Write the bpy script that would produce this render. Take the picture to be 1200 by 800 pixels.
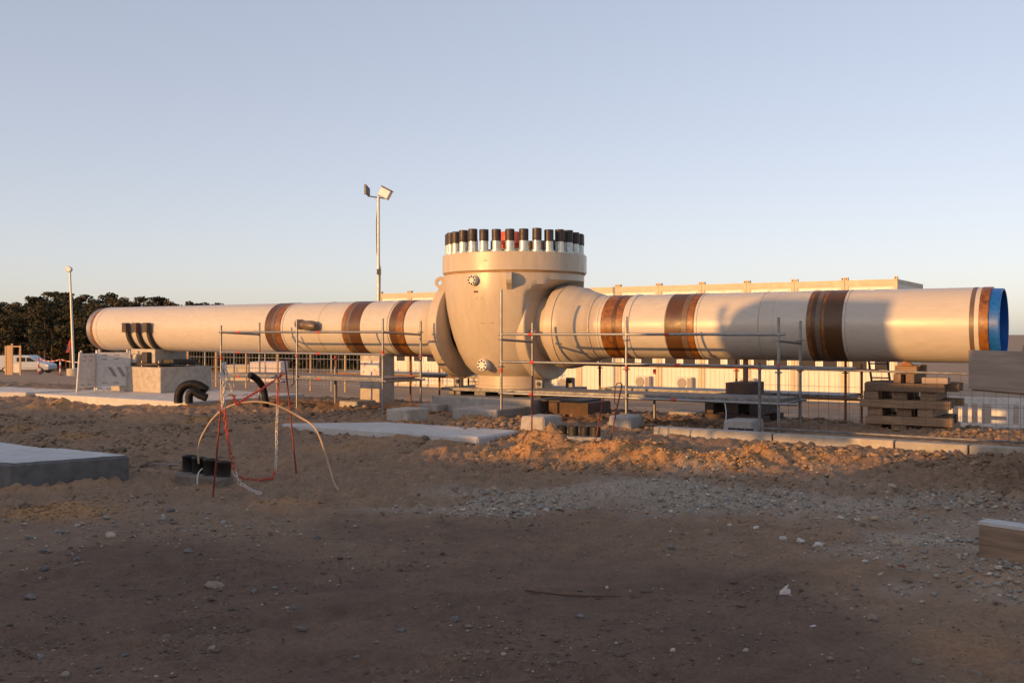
import bpy, bmesh, math, random
import numpy as np
from mathutils import Vector, Matrix

for o in list(bpy.data.objects):
    bpy.data.objects.remove(o)
C = bpy.context.scene.collection
R = math.radians
random.seed(7)
rng = np.random.default_rng(11)

# ------------------------------------------------------------------ camera
F = 1167.0            # focal length in photo pixels (1200 wide), 35 mm on 36 mm
EYE = 1.7
HOR = 391.0
cam_d = bpy.data.cameras.new('camera')
cam_d.sensor_width = 36.0
cam_d.lens = 35.0
cam_d.shift_y = -9.0 / 1200.0
cam_d.clip_start = 0.05
cam_d.clip_end = 6000
cam = bpy.data.objects.new('camera', cam_d)
C.objects.link(cam)
cam.location = (0, 0, EYE)
cam.rotation_euler = (R(90), 0, 0)
bpy.context.scene.camera = cam

# ------------------------------------------------------------------ light
SUN_EL = 7.5
SUN_TRAVEL = 40.0     # direction the sunlight travels, degrees from +X
ta = R(SUN_TRAVEL)
travel = Vector((math.cos(ta) * math.cos(R(SUN_EL)), math.sin(ta) * math.cos(R(SUN_EL)), -math.sin(R(SUN_EL))))
sun_d = bpy.data.lights.new('sun', 'SUN')
sun_d.energy = 2.55
sun_d.angle = R(0.53)
sun_d.color = (1.0, 0.50, 0.15)
sun = bpy.data.objects.new('sun', sun_d)
C.objects.link(sun)
sun.rotation_euler = travel.to_track_quat('-Z', 'Y').to_euler()
sun.location = (-40, -35, 12)

world = bpy.data.worlds.new('World')
bpy.context.scene.world = world
world.use_nodes = True
wn = world.node_tree.nodes
wl = world.node_tree.links
wn.clear()
sky = wn.new('ShaderNodeTexSky')
sky.sky_type = 'NISHITA'
sky.sun_disc = False
sky.sun_elevation = R(SUN_EL)
# sun azimuth: direction TO the sun, clockwise from +Y
sd = -travel
sky.sun_rotation = math.atan2(sd.x, sd.y)
sky.altitude = 0
sky.air_density = 0.62
sky.dust_density = 1.2
sky.ozone_density = 0.0
bg = wn.new('ShaderNodeBackground')
bg.inputs[1].default_value = 0.15
wo = wn.new('ShaderNodeOutputWorld')
wb = wn.new('ShaderNodeMix'); wb.data_type = 'RGBA'; wb.blend_type = 'MULTIPLY'
wb.inputs[0].default_value = 1.0
wb.inputs[7].default_value = (1.38, 1.315, 1.42, 1)       # camera white balance, same for the whole sky
gm = wn.new('ShaderNodeGamma'); gm.inputs[1].default_value = 0.5      # hazy evening air: an even, low contrast sky
wl.new(sky.outputs[0], gm.inputs[0])
wl.new(gm.outputs[0], wb.inputs[6])
wl.new(wb.outputs[2], bg.inputs[0])
wl.new(bg.outputs[0], wo.inputs[0])

sc = bpy.context.scene
sc.view_settings.view_transform = 'Standard'
sc.view_settings.look = 'None'
sc.view_settings.exposure = 1.0
sc.view_settings.gamma = 1.0
sc.view_settings.use_curve_mapping = False
sc.render.engine = 'CYCLES'
sc.cycles.max_bounces = 6

# ------------------------------------------------------------------ frames
ANG = R(33.0)
CA, SA = math.cos(ANG), math.sin(ANG)
VX, VY = 0.055, 21.4              # valve centre on the ground plan
DAX = SA * VX + CA * VY           # distance of the pipe axis plane
AXZ = 1.84                        # pipe axis height
PR = 0.625                        # pipe radius

def gp(x, y, z=0.0):
    """world point on height z seen at photo pixel x, y"""
    Y = (EYE - z) * F / (y - HOR)
    return ((x - 600) / F * Y, Y)

def at(x, Y):
    return (x - 600) / F * Y

def zat(y, Y):
    return EYE - (y - HOR) * Y / F

def to_site(X, Y):
    return ((X - VX) * CA - (Y - VY) * SA, (X - VX) * SA + (Y - VY) * CA)

def site_w(s, o):
    return (VX + s * CA + o * SA, VY - s * SA + o * CA)

def S(x, off):
    """position along the pipe of photo column x on the plane 'off' beyond the pipe axis"""
    u = (x - 600) / F
    Z = (DAX + off) / (SA * u + CA)
    return to_site(u * Z, Z)[0]

def SZ(x, off):
    u = (x - 600) / F
    return (DAX + off) / (SA * u + CA)

# ------------------------------------------------------------------ noise
def _hash(ix, iy, seed):
    h = (ix.astype(np.int64) * 374761393 + iy.astype(np.int64) * 668265263 + seed * 1442695041) & 0x7fffffff
    h = ((h ^ (h >> 13)) * 1274126177) & 0x7fffffff
    h = h ^ (h >> 16)
    return (h & 0xffff) / 65535.0

def vnoise(x, y, seed=0):
    ix = np.floor(x); iy = np.floor(y)
    fx = x - ix; fy = y - iy
    fx = fx * fx * fx * (fx * (fx * 6 - 15) + 10); fy = fy * fy * fy * (fy * (fy * 6 - 15) + 10)
    a = _hash(ix, iy, seed); b = _hash(ix + 1, iy, seed)
    c = _hash(ix, iy + 1, seed); d = _hash(ix + 1, iy + 1, seed)
    return (a * (1 - fx) + b * fx) * (1 - fy) + (c * (1 - fx) + d * fx) * fy

def fbm(x, y, octv=4, seed=0, gain=0.5, lac=2.03):
    r = 0; a = 1; t = 0
    for i in range(octv):
        r = r + a * (vnoise(x, y, seed + i * 17) - 0.5)
        t += a; a *= gain; x = x * lac + 3.1; y = y * lac + 1.7
    return r / t * 2

def sstep(a, b, x):
    t = np.clip((x - a) / (b - a), 0, 1)
    return t * t * (3 - 2 * t)

# ------------------------------------------------------------------ terrain
def project(X, Y):
    Yc = np.maximum(Y, 0.5)
    return 600 + X / Yc * F, HOR + EYE * F / Yc

UPX = [-400, 200, 380, 480, 700, 900, 1200, 1500]
UPY = [700, 640, 590, 572, 557, 553, 570, 580]
LOX = [-400, 0, 230, 400, 620, 800, 900, 950, 1100, 1200, 1500]
LOY = [640, 622, 590, 590, 600, 607, 622, 640, 662, 690, 730]

def zones(X, Y):
    px, py = project(X, Y)
    n = fbm(X * 0.8, Y * 0.8, 3, 91)
    pyn = py + n * 34 * np.clip((py - HOR) / 200, 0.2, 2)
    lo = np.interp(px, LOX, LOY); up = np.interp(px, UPX, UPY)
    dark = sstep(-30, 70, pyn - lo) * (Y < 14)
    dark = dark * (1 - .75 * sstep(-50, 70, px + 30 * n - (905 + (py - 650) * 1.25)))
    gravel = sstep(-8, 10, pyn - up) * (1 - sstep(-8, 14, pyn - lo)) * (px > 380) * (Y < 16)
    gl = np.exp(-((pyn - np.interp(px, LOX, LOY) - 8) / 22.0) ** 2) * (px < 420) * 0.16
    gravel = np.maximum(gravel, gl * (Y < 14)) * np.clip(.85 + 1.2 * fbm(X * 1.2, Y * 1.6, 3, 29), .25, 1)
    return dark, gravel

MOUNDS = []   # X, Y, rx, ry, height, sandiness
def mound(px, py, rxpx, depth, h, sand=1.0):
    X, Y = gp(px, py)
    MOUNDS.append((X, Y, rxpx / F * Y, depth, h, sand))
mound(642, 532, 34, 0.55, 0.30); mound(610, 537, 40, 0.5, 0.13); mound(700, 538, 50, 0.6, 0.15)
mound(765, 541, 60, 0.7, 0.15); mound(720, 530, 30, 0.4, 0.12); mound(760, 530, 26, 0.35, 0.13)
mound(890, 541, 28, 0.4, 0.17); mound(868, 548, 30, 0.4, 0.1); mound(950, 540, 50, 0.5, 0.05)
mound(840, 545, 40, 0.5, 0.08)
mound(75, 478, 42, 0.6, 0.20, .7); mound(40, 480, 40, 0.9, 0.10, .4)
mound(235, 497, 24, 0.4, 0.10, .8); mound(165, 492, 50, 0.5, 0.08, .5)
mound(330, 503, 40, 0.6, 0.12, .4); mound(440, 521, 30, 0.4, 0.10, .3); mound(525, 533, 40, 0.4, 0.12, .2)
mound(400, 527, 60, 0.7, 0.07, .3); mound(560, 500, 35, 0.4, .07, .8); mound(475, 503, 24, .3, .08, .9)
mound(70, 603, 60, 0.35, 0.07, .8); mound(20, 508, 24, 0.5, 0.08, .6); mound(90, 515, 30, 0.4, 0.07, .6)
mound(330, 592, 40, 0.3, 0.07, .5); mound(300, 545, 70, .8, .05, .2)
mound(1190, 690, 60, 0.5, 0.10, .2); mound(1140, 760, 60, 0.35, 0.06, .2); mound(1230, 640, 60, .6, .05, .2)
mound(620, 520, 20, .3, .12, .9)
for (a_, b_, h_) in ((437, 498, .07), (462, 500, .08), (556, 497, .07), (602, 498, .06), (628, 513, .09), (722, 511, .08), (757, 508, .06), (405, 482, .06), (862, 519, .06), (20, 580, .09), (110, 570, .08), (60, 579, .06), (480, 517, .10), (520, 522, .12), (420, 512, .08), (575, 527, .08), (235, 570, .05), (270, 566, .05), (280, 494, .07), (330, 494, .06), (950, 522, .05), (1020, 526, .04)):
    mound(a_, b_, 26, .28, h_ * .65, .25)

def base_h(D):
    return np.interp(D, [-40, 11.5, 13.5, 15, 16, 17.5, 19.5, 22.5, 29, 48, 60, 72, 3000],
                     [0, 0, 0.04, 0.09, 0.13, 0.12, -0.02, -0.32, -0.9, -1.67, -2.5, -3.3, -3.3])

def ground_h(X, Y, fine=True):
    X = np.asarray(X, dtype=float); Y = np.asarray(Y, dtype=float)
    D = SA * X + CA * Y
    h = base_h(D)
    # the footing slabs at left stand in slightly dug ground
    s, o = (X - VX) * CA - (Y - VY) * SA, D - DAX
    h = h - 0.16 * np.exp(-((s + 10.0) / 3.5) ** 2) * sstep(-7.0, -3.8, o) * (1 - sstep(-2.5, 0.5, o))
    near = 1 - sstep(30, 60, Y)
    h = h + 0.05 * fbm(X * 0.35, Y * 0.35, 3, 5) * near
    if fine:
        dk, gr = zones(X, Y)
        rough = (0.35 + 0.65 * (1 - dk)) * near
        h = h + 0.035 * rough * fbm(X * 1.7, Y * 1.7, 4, 23)
        r1 = fbm(X * 5.5, Y * 5.5, 4, 41, 0.55)
        mid = sstep(8, 11, Y) * near
        h = h + (0.018 + 0.062 * mid) * rough * (np.abs(r1) * 1.6 - 0.25)
        h = h + 0.020 * (fbm(X * 14, Y * 14, 3, 61, .6)) * rough * (1 - sstep(14, 24, Y))
        h = h + 0.012 * dk * fbm(X * 7, Y * 7, 4, 71, .62) + .007 * dk * np.abs(fbm(X * 20, Y * 20, 3, 73, .6))
        for (y0_, sl_, w_) in ((6.3, .16, .15), (7.75, .16, .15), (5.0, -.28, .13)):
            dd = (Y - y0_ - sl_ * X - .25 * np.sin(X * .5)) / w_
            trk = np.exp(-dd ** 4)
            h = h + dk * trk * (-.016 + .007 * np.sign(np.sin(X * 26 + np.abs(dd) * 2.5))) + dk * .010 * np.exp(-((np.abs(dd) - 1.35) / .3) ** 2)
        # wheel ruts in the packed foreground
        rut = np.sin((X * 0.35 + Y * 0.9) * 2.4 + 1.5 * fbm(X * .3, Y * .3, 2, 8))
        h = h + 0.010 * rut * dk
    sand = np.zeros_like(h)
    for (mx, my, rx, ry, mh, sd_) in MOUNDS:
        q = ((X - mx) / rx) ** 2 + ((Y - my) / ry) ** 2
        b = np.exp(-q * 1.3)
        if fine:
            b2 = b * (1 + 0.75 * fbm(X * 3.5, Y * 3.5, 4, 77, .6))
        else:
            b2 = b
        h = h + mh * b2
        sand = np.maximum(sand, sd_ * np.clip(b * 1.6, 0, 1))
    return h, sand

def gz(X, Y):
    return float(ground_h(np.array([X]), np.array([Y]))[0][0])

# ------------------------------------------------------------------ materials
MATS = {}
def nt_new(name):
    m = bpy.data.materials.new(name); m.use_nodes = True
    nt = m.node_tree; nt.nodes.clear()
    out = nt.nodes.new('ShaderNodeOutputMaterial')
    b = nt.nodes.new('ShaderNodeBsdfPrincipled')
    nt.links.new(b.outputs[0], out.inputs[0])
    MATS[name] = m
    return m, nt, b

def ramp(nt, fac, stops):
    r = nt.nodes.new('ShaderNodeValToRGB')
    e = r.color_ramp.elements
    while len(e) < len(stops): e.new(0.5)
    for k, (p, c) in enumerate(stops):
        e[k].position = p
        e[k].color = (c[0], c[1], c[2], 1) if not isinstance(c, (int, float)) else (c, c, c, 1)
    nt.links.new(fac, r.inputs[0])
    return r.outputs[0]

def noise(nt, vec, scale, detail=4, rough=0.55, dist=0.0):
    n = nt.nodes.new('ShaderNodeTexNoise')
    n.inputs['Scale'].default_value = scale
    n.inputs['Detail'].default_value = detail
    n.inputs['Roughness'].default_value = rough
    n.inputs['Distortion'].default_value = dist
    nt.links.new(vec, n.inputs['Vector'])
    return n.outputs[0]

def mixc(nt, fac, a, b, mode='MIX'):
    m = nt.nodes.new('ShaderNodeMix'); m.data_type = 'RGBA'; m.blend_type = mode
    for sock, v in ((m.inputs[0], fac), (m.inputs[6], a), (m.inputs[7], b)):
        if isinstance(v, (int, float)): sock.default_value = v
        elif isinstance(v, tuple): sock.default_value = (v[0], v[1], v[2], 1)
        else: nt.links.new(v, sock)
    return m.outputs[2]

def coords(nt, stretch=None, world_=False):
    t = nt.nodes.new('ShaderNodeTexCoord')
    g = nt.nodes.new('ShaderNodeNewGeometry') if world_ else None
    src = g.outputs['Position'] if world_ else t.outputs['Object']
    oi = nt.nodes.new('ShaderNodeObjectInfo')
    mp = nt.nodes.new('ShaderNodeMapping')
    if stretch: mp.inputs['Scale'].default_value = stretch
    nt.links.new(src, mp.inputs['Vector'])
    if not world_:
        vm = nt.nodes.new('ShaderNodeVectorMath'); vm.operation = 'SCALE'
        cb = nt.nodes.new('ShaderNodeCombineXYZ')
        for k in range(3): nt.links.new(oi.outputs['Random'], cb.inputs[k])
        nt.links.new(cb.outputs[0], vm.inputs[0]); vm.inputs['Scale'].default_value = 37.0
        nt.links.new(vm.outputs[0], mp.inputs['Location'])
    return mp.outputs[0]

def surf(name, c1, c2=None, scale=2.0, rough=0.75, metal=0.0, bump=0.0, bscale=40.0, stretch=None,
         fine=None, fscale=30.0, spots=None, sscale=6.0, slevel=0.62, var=0.0, rvar=0.1, spec=0.5, world_=False):
    m, nt, b = nt_new(name)
    v = coords(nt, stretch, world_)
    c2 = c2 or tuple(x * 0.8 for x in c1)
    col = mixc(nt, ramp(nt, noise(nt, v, scale, 5, .6), [(0.32, 0.0), (0.68, 1.0)]), c1, c2)
    if fine:
        col = mixc(nt, ramp(nt, noise(nt, v, fscale, 4, .6), [(0.4, 0.0), (0.7, 1.0)]), col, fine)
    if spots:
        col = mixc(nt, ramp(nt, noise(nt, v, sscale, 6, .65, .3), [(slevel, 0.0), (slevel + .07, 1.0)]), col, spots)
    if var:
        oi = nt.nodes.new('ShaderNodeObjectInfo')
        hs = nt.nodes.new('ShaderNodeHueSaturation')
        mr = nt.nodes.new('ShaderNodeMapRange')
        mr.inputs[3].default_value = 1 - var; mr.inputs[4].default_value = 1 + var
        nt.links.new(oi.outputs['Random'], mr.inputs[0])
        nt.links.new(mr.outputs[0], hs.inputs['Value'])
        nt.links.new(col, hs.inputs['Color']); col = hs.outputs[0]
    nt.links.new(col, b.inputs['Base Color'])
    rr = ramp(nt, noise(nt, v, scale * 2.3, 4, .6), [(0.3, max(0.02, rough - rvar)), (0.7, min(1, rough + rvar))])
    nt.links.new(rr, b.inputs['Roughness'])
    b.inputs['Metallic'].default_value = metal
    b.inputs['Specular IOR Level'].default_value = spec
    if bump:
        bp = nt.nodes.new('ShaderNodeBump')
        bp.inputs['Strength'].default_value = bump
        bp.inputs['Distance'].default_value = 0.02
        nt.links.new(noise(nt, v, bscale, 5, .65), bp.inputs['Height'])
        nt.links.new(bp.outputs[0], b.inputs['Normal'])
    return m

surf('cream_paint', (.54, .49, .425), (.505, .45, .385), 1.3, rough=.34, rvar=.08, bump=.03, bscale=90, fine=(.48, .425, .36), fscale=14, stretch=(.35, 1, 1), spots=(.43, .37, .30), sscale=3.0, slevel=.70)
surf('valve_paint', (.52, .435, .335), (.48, .40, .30), 1.5, rough=.36, rvar=.1, bump=.10, bscale=26, spots=(.42, .34, .25), sscale=4, slevel=.66, fine=(.455, .375, .275), fscale=9, stretch=(1, 1, .3))
surf('sleeve_brown', (.095, .042, .012), (.060, .028, .011), 3, rough=.42, bump=.1, bscale=25, fine=(.09, .034, .013), fscale=7)
surf('sleeve_orange', (.30, .108, .012), (.21, .075, .011), 3, rough=.42, bump=.1, bscale=25, fine=(.09, .034, .013), fscale=9)
surf('sleeve_grey', (.13, .10, .085), (.09, .07, .055), 4, rough=.4, bump=.1, bscale=25, fine=(.16, .09, .045), fscale=9)
surf('blue_coat', (.006, .10, .40), (.004, .075, .32), 3, rough=.4, fine=(.01, .13, .45), fscale=16, spots=(.30, .20, .14), sscale=1.2, slevel=.73)
surf('bare_steel', (.36, .33, .31), (.28, .25, .24), 4, rough=.45, metal=.7)
surf('rust_line', (.34, .17, .06), (.42, .26, .12), 5, rough=.7)
surf('stud_silver', (.62, .62, .60), (.50, .54, .52), 6, rough=.36, metal=.45, fine=(.42, .50, .46), fscale=12, var=.12)
surf('stud_cap', (.045, .028, .022), (.03, .02, .017), 5, rough=.5)
surf('orange_red', (.62, .09, .03), (.5, .07, .03), 4, rough=.5)
surf('white_flange', (.70, .68, .62), (.6, .57, .5), 5, rough=.45)
surf('black_hole', (.02, .018, .016), (.03, .026, .022), 5, rough=.8)
surf('galv', (.30, .31, .32), (.22, .23, .24), 6, rough=.42, metal=.75, fine=(.23, .22, .21), fscale=20, var=.12)
surf('rusty_tube', (.24, .11, .06), (.16, .08, .05), 6, rough=.7, metal=.2, fine=(.3, .14, .07), fscale=20)
surf('deck_steel', (.26, .265, .27), (.18, .18, .18), 4, rough=.55, metal=.5, fine=(.13, .11, .10), fscale=14)
surf('dark_steel', (.045, .042, .042), (.03, .028, .028), 4, rough=.6, metal=.3, fine=(.07, .05, .04), fscale=12)
surf('red_paint', (.55, .055, .025), (.42, .04, .02), 6, rough=.5)
surf('rod_red', (.30, .035, .022), (.2, .025, .02), 10, rough=.6, fine=(.12, .03, .02), fscale=25)
surf('chain_white', (.72, .68, .62), (.6, .56, .5), 12, rough=.5)
surf('chain_red', (.62, .07, .03), (.5, .05, .025), 12, rough=.5)
surf('hose_tan', (.50, .36, .22), (.4, .28, .18), 8, rough=.6)
surf('black_rubber', (.007, .007, .009), (.011, .011, .012), 6, rough=.6, spec=.25)
surf('conduit_black', (.016, .014, .013), (.035, .028, .023), 5, rough=.6)
surf('concrete', (.42, .40, .37), (.33, .315, .29), 1.6, rough=.9, bump=.25, bscale=35, fine=(.29, .27, .245), fscale=9, spots=(.24, .20, .16), sscale=3.2, slevel=.64, var=.08)
surf('concrete_dirty', (.24, .205, .17), (.17, .14, .115), 4, rough=.95, bump=.3, bscale=30, fine=(.14, .112, .09), fscale=12)
surf('concrete_shaded', (.17, .165, .16), (.13, .125, .12), 1.5, rough=.85, bump=.2, bscale=30, fine=(.10, .095, .09), fscale=7)  # darker copy of the concrete: shade put into the slab's side faces
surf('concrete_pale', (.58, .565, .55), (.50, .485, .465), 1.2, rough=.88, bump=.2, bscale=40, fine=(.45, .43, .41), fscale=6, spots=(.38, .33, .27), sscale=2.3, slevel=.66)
surf('concrete_warm', (.51, .46, .395), (.44, .395, .335), 1.4, rough=.9, bump=.2, bscale=35, fine=(.34, .30, .25), fscale=8, spots=(.28, .23, .17), sscale=3, slevel=.66)
surf('wood_grey', (.25, .165, .10), (.155, .10, .066), 5, rough=.85, bump=.4, bscale=14, stretch=(.25, 3, 3), fine=(.31, .205, .125), fscale=9, var=.3)
surf('wood_weathered', (.31, .25, .205), (.22, .176, .146), 3, rough=.85, bump=.3, bscale=10, stretch=(.2, 3, 3), fine=(.37, .295, .24), fscale=6, var=.06)
surf('wood_formwork', (.34, .235, .155), (.27, .187, .125), 2.5, rough=.75, bump=.15, bscale=12, stretch=(.3, 2, 2), fine=(.16, .11, .08), fscale=5, spots=(.11, .085, .068), sscale=2.5, slevel=.66)
surf('wood_fresh', (.52, .34, .19), (.42, .27, .15), 5, rough=.8, stretch=(3, 3, .3))
surf('orange_wood', (.38, .16, .06), (.28, .12, .045), 6, rough=.8)
surf('white_plastic', (.68, .66, .63), (.58, .56, .53), 3, rough=.5, fine=(.5, .47, .43), fscale=7)
surf('stripe_red', (.50, .06, .04), (.42, .05, .035), 5, rough=.5)
surf('grey_print', (.30, .27, .26), (.24, .22, .21), 5, rough=.6)
surf('container_white', (.64, .61, .54), (.60, .57, .50), 1.0, rough=.55, bump=.02, bscale=20, fine=(.66, .62, .53), fscale=2)
surf('container_cream', (.50, .42, .30), (.45, .375, .26), 1.2, rough=.55, fine=(.5, .42, .29), fscale=3)
surf('white_frame', (.78, .76, .72), (.72, .70, .66), 2, rough=.5)
surf('ac_white', (.60, .56, .50), (.54, .5, .44), 3, rough=.55)
surf('ac_grille', (.30, .26, .22), (.24, .21, .18), 8, rough=.6)
surf('car_white_shaded', (.40, .44, .50), (.37, .41, .47), 2, rough=.3)  # white van paint dulled and blued: shade put into the colour
surf('tyre', (.02, .02, .02), (.03, .03, .03), 8, rough=.8)
surf('mast_paint', (.60, .57, .50), (.5, .47, .41), 3, rough=.45, metal=.3)
surf('lamp_dark', (.06, .055, .055), (.09, .08, .08), 5, rough=.5)
surf('lamp_glass', (.80, .79, .76), (.7, .7, .68), 4, rough=.12)
surf('cloth_red', (.45, .05, .05), (.35, .04, .05), 5, rough=.8)
surf('cloth_blue', (.05, .09, .25), (.04, .07, .2), 5, rough=.8)
surf('bark', (.10, .062, .042), (.06, .042, .032), 3, rough=.9, bump=.5, bscale=8, stretch=(1, 1, .2))
surf('box_beige', (.52, .45, .34), (.46, .39, .29), 2, rough=.7)
surf('board_pink', (.66, .58, .55), (.6, .52, .5), 2, rough=.6)
surf('sheet_print', (.70, .62, .55), (.60, .53, .48), 4, rough=.6, spots=(.5, .08, .05), sscale=9, slevel=.58, fine=(.5, .5, .56), fscale=6)
surf('shade_board_grey', (.55, .55, .55), (.5, .5, .5), 2, rough=.6)
surf('plate_dark', (.075, .055, .045), (.05, .04, .035), 3, rough=.75, metal=.2, fine=(.11, .06, .04), fscale=9)
surf('rust_box', (.085, .05, .034), (.06, .04, .03), 2, rough=.8, fine=(.12, .06, .035), fscale=8)
surf('stone_grey', (.19, .175, .165), (.12, .112, .105), 7, rough=.9, bump=.3, bscale=30, var=.35)
surf('stone_tan', (.30, .235, .17), (.2, .155, .115), 6, rough=.95, bump=.3, bscale=30, var=.25)
surf('stone_white', (.55, .52, .48), (.45, .42, .38), 6, rough=.85, bump=.2, bscale=30, var=.15)
surf('brick_red', (.26, .06, .035), (.2, .05, .03), 6, rough=.9, bump=.2, bscale=30)
surf('paper', (.62, .58, .53), (.5, .46, .42), 6, rough=.8)
surf('twig', (.16, .085, .05), (.11, .06, .04), 10, rough=.9)

def glass_mat(name, c, rough=.08):
    m, nt, b = nt_new(name)
    b.inputs['Base Color'].default_value = (*c, 1)
    b.inputs['Roughness'].default_value = rough
    b.inputs['Specular IOR Level'].default_value = .6
    return m
glass_mat('window_glass', (.05, .045, .045))
glass_mat('car_glass', (.02, .025, .03), .05)

def leaf_mat(name, c1, c2):
    m, nt, b = nt_new(name)
    g = nt.nodes.new('ShaderNodeNewGeometry')
    oi = nt.nodes.new('ShaderNodeObjectInfo')
    col = mixc(nt, g.outputs['Random Per Island'], c1, c2)
    hs = nt.nodes.new('ShaderNodeHueSaturation')
    mr = nt.nodes.new('ShaderNodeMapRange'); mr.inputs[3].default_value = .7; mr.inputs[4].default_value = 1.3
    nt.links.new(oi.outputs['Random'], mr.inputs[0]); nt.links.new(mr.outputs[0], hs.inputs['Value'])
    nt.links.new(col, hs.inputs['Color']); nt.links.new(hs.outputs[0], b.inputs['Base Color'])
    b.inputs['Roughness'].default_value = .8
    b.inputs['Specular IOR Level'].default_value = .15
    return m
leaf_mat('needles', (0.045, 0.048, 0.027), (0.088, 0.074, 0.043))
leaf_mat('broadleaf', (0.062, 0.055, 0.027), (0.112, 0.082, 0.043))

# ground soil: zones come from vertex attributes (dark packed soil, gravel ground, sand heaps)
def soil_mat():
    m, nt, b = nt_new('soil')
    v = coords(nt, None, True)
    def attr(n):
        a = nt.nodes.new('ShaderNodeAttribute'); a.attribute_name = n; return a.outputs['Fac']
    n_l = noise(nt, v, .7, 5, .6); n_m = noise(nt, v, 3.5, 6, .65); n_f = noise(nt, v, 28, 6, .7); n_s = noise(nt, v, 70, 4, .7)
    mid = mixc(nt, ramp(nt, n_m, [(.35, 0.), (.65, 1.)]), (0.269, 0.173, 0.109), (0.410, 0.262, 0.161))
    mid = mixc(nt, ramp(nt, n_l, [(.4, 0.), (.62, .6)]), mid, (0.329, 0.222, 0.144))
    mid = mixc(nt, ramp(nt, n_f, [(.42, 0.), (.66, .75)]), mid, (0.171, 0.115, 0.078))
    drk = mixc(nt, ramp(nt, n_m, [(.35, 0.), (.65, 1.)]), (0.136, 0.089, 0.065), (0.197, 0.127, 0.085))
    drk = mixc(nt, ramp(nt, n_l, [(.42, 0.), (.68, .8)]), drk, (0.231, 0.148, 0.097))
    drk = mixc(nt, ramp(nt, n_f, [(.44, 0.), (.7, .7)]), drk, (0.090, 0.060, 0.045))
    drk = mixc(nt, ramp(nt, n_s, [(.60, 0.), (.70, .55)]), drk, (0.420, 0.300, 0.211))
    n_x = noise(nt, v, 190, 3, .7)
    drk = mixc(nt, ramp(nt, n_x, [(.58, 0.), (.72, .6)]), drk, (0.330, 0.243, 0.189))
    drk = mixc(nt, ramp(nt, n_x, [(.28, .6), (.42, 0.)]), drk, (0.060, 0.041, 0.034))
    grv = mixc(nt, ramp(nt, n_f, [(.36, 0.), (.64, 1.)]), (0.261, 0.204, 0.153), (0.498, 0.400, 0.306))
    snd = mixc(nt, ramp(nt, n_m, [(.3, 0.), (.7, 1.)]), (0.603, 0.321, 0.131), (0.446, 0.239, 0.103))
    snd = mixc(nt, ramp(nt, n_f, [(.45, 0.), (.7, .6)]), snd, (0.311, 0.174, 0.081))
    far = mixc(nt, ramp(nt, n_l, [(.35, 0.), (.65, 1.)]), (0.298, 0.203, 0.137), (0.387, 0.270, 0.183))
    col = mixc(nt, attr('farz'), mid, far)
    col = mixc(nt, attr('gravel'), col, grv)
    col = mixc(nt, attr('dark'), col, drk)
    col = mixc(nt, attr('sand'), col, snd)
    nt.links.new(col, b.inputs['Base Color'])
    b.inputs['Roughness'].default_value = .95
    b.inputs['Specular IOR Level'].default_value = .2
    bp = nt.nodes.new('ShaderNodeBump'); bp.inputs['Strength'].default_value = .7; bp.inputs['Distance'].default_value = .03
    nt.links.new(n_f, bp.inputs['Height'])
    bp2 = nt.nodes.new('ShaderNodeBump'); bp2.inputs['Strength'].default_value = .6; bp2.inputs['Distance'].default_value = .008
    nt.links.new(n_s, bp2.inputs['Height']); nt.links.new(bp.outputs[0], bp2.inputs['Normal'])
    nt.links.new(bp2.outputs[0], b.inputs['Normal'])
soil_mat()

def stuff_rock_mat(name, stops):
    m, nt, b = nt_new(name)
    g = nt.nodes.new('ShaderNodeNewGeometry')
    col = ramp(nt, g.outputs['Random Per Island'], stops)
    v = coords(nt, None, True)
    col = mixc(nt, ramp(nt, noise(nt, v, 60, 4, .6), [(.4, 0.), (.7, .5)]), col, (.17, .145, .122))
    nt.links.new(col, b.inputs['Base Color'])
    b.inputs['Roughness'].default_value = .9
    b.inputs['Specular IOR Level'].default_value = .25
stuff_rock_mat('gravel_mix', [(0, (0.225, 0.203, 0.173)), (.3, (0.347, 0.331, 0.294)), (.55, (0.277, 0.290, 0.278)), (.78, (0.521, 0.459, 0.361)), (.93, (0.416, 0.306, 0.196)), (1, (0.800, 0.760, 0.647))])
stuff_rock_mat('clod_mix', [(0, (0.144, 0.103, 0.069)), (.4, (0.246, 0.164, 0.104)), (.8, (0.318, 0.211, 0.126)), (1, (0.390, 0.263, 0.172))])
stuff_rock_mat('crumb_mix', [(0, (0.096, 0.075, 0.064)), (.6, (0.160, 0.120, 0.096)), (.9, (0.277, 0.217, 0.173)), (1, (0.554, 0.474, 0.384))])
stuff_rock_mat('sand_mix', [(0, (0.279, 0.171, 0.087)), (.6, (0.396, 0.239, 0.116)), (1, (0.485, 0.301, 0.152))])

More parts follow.
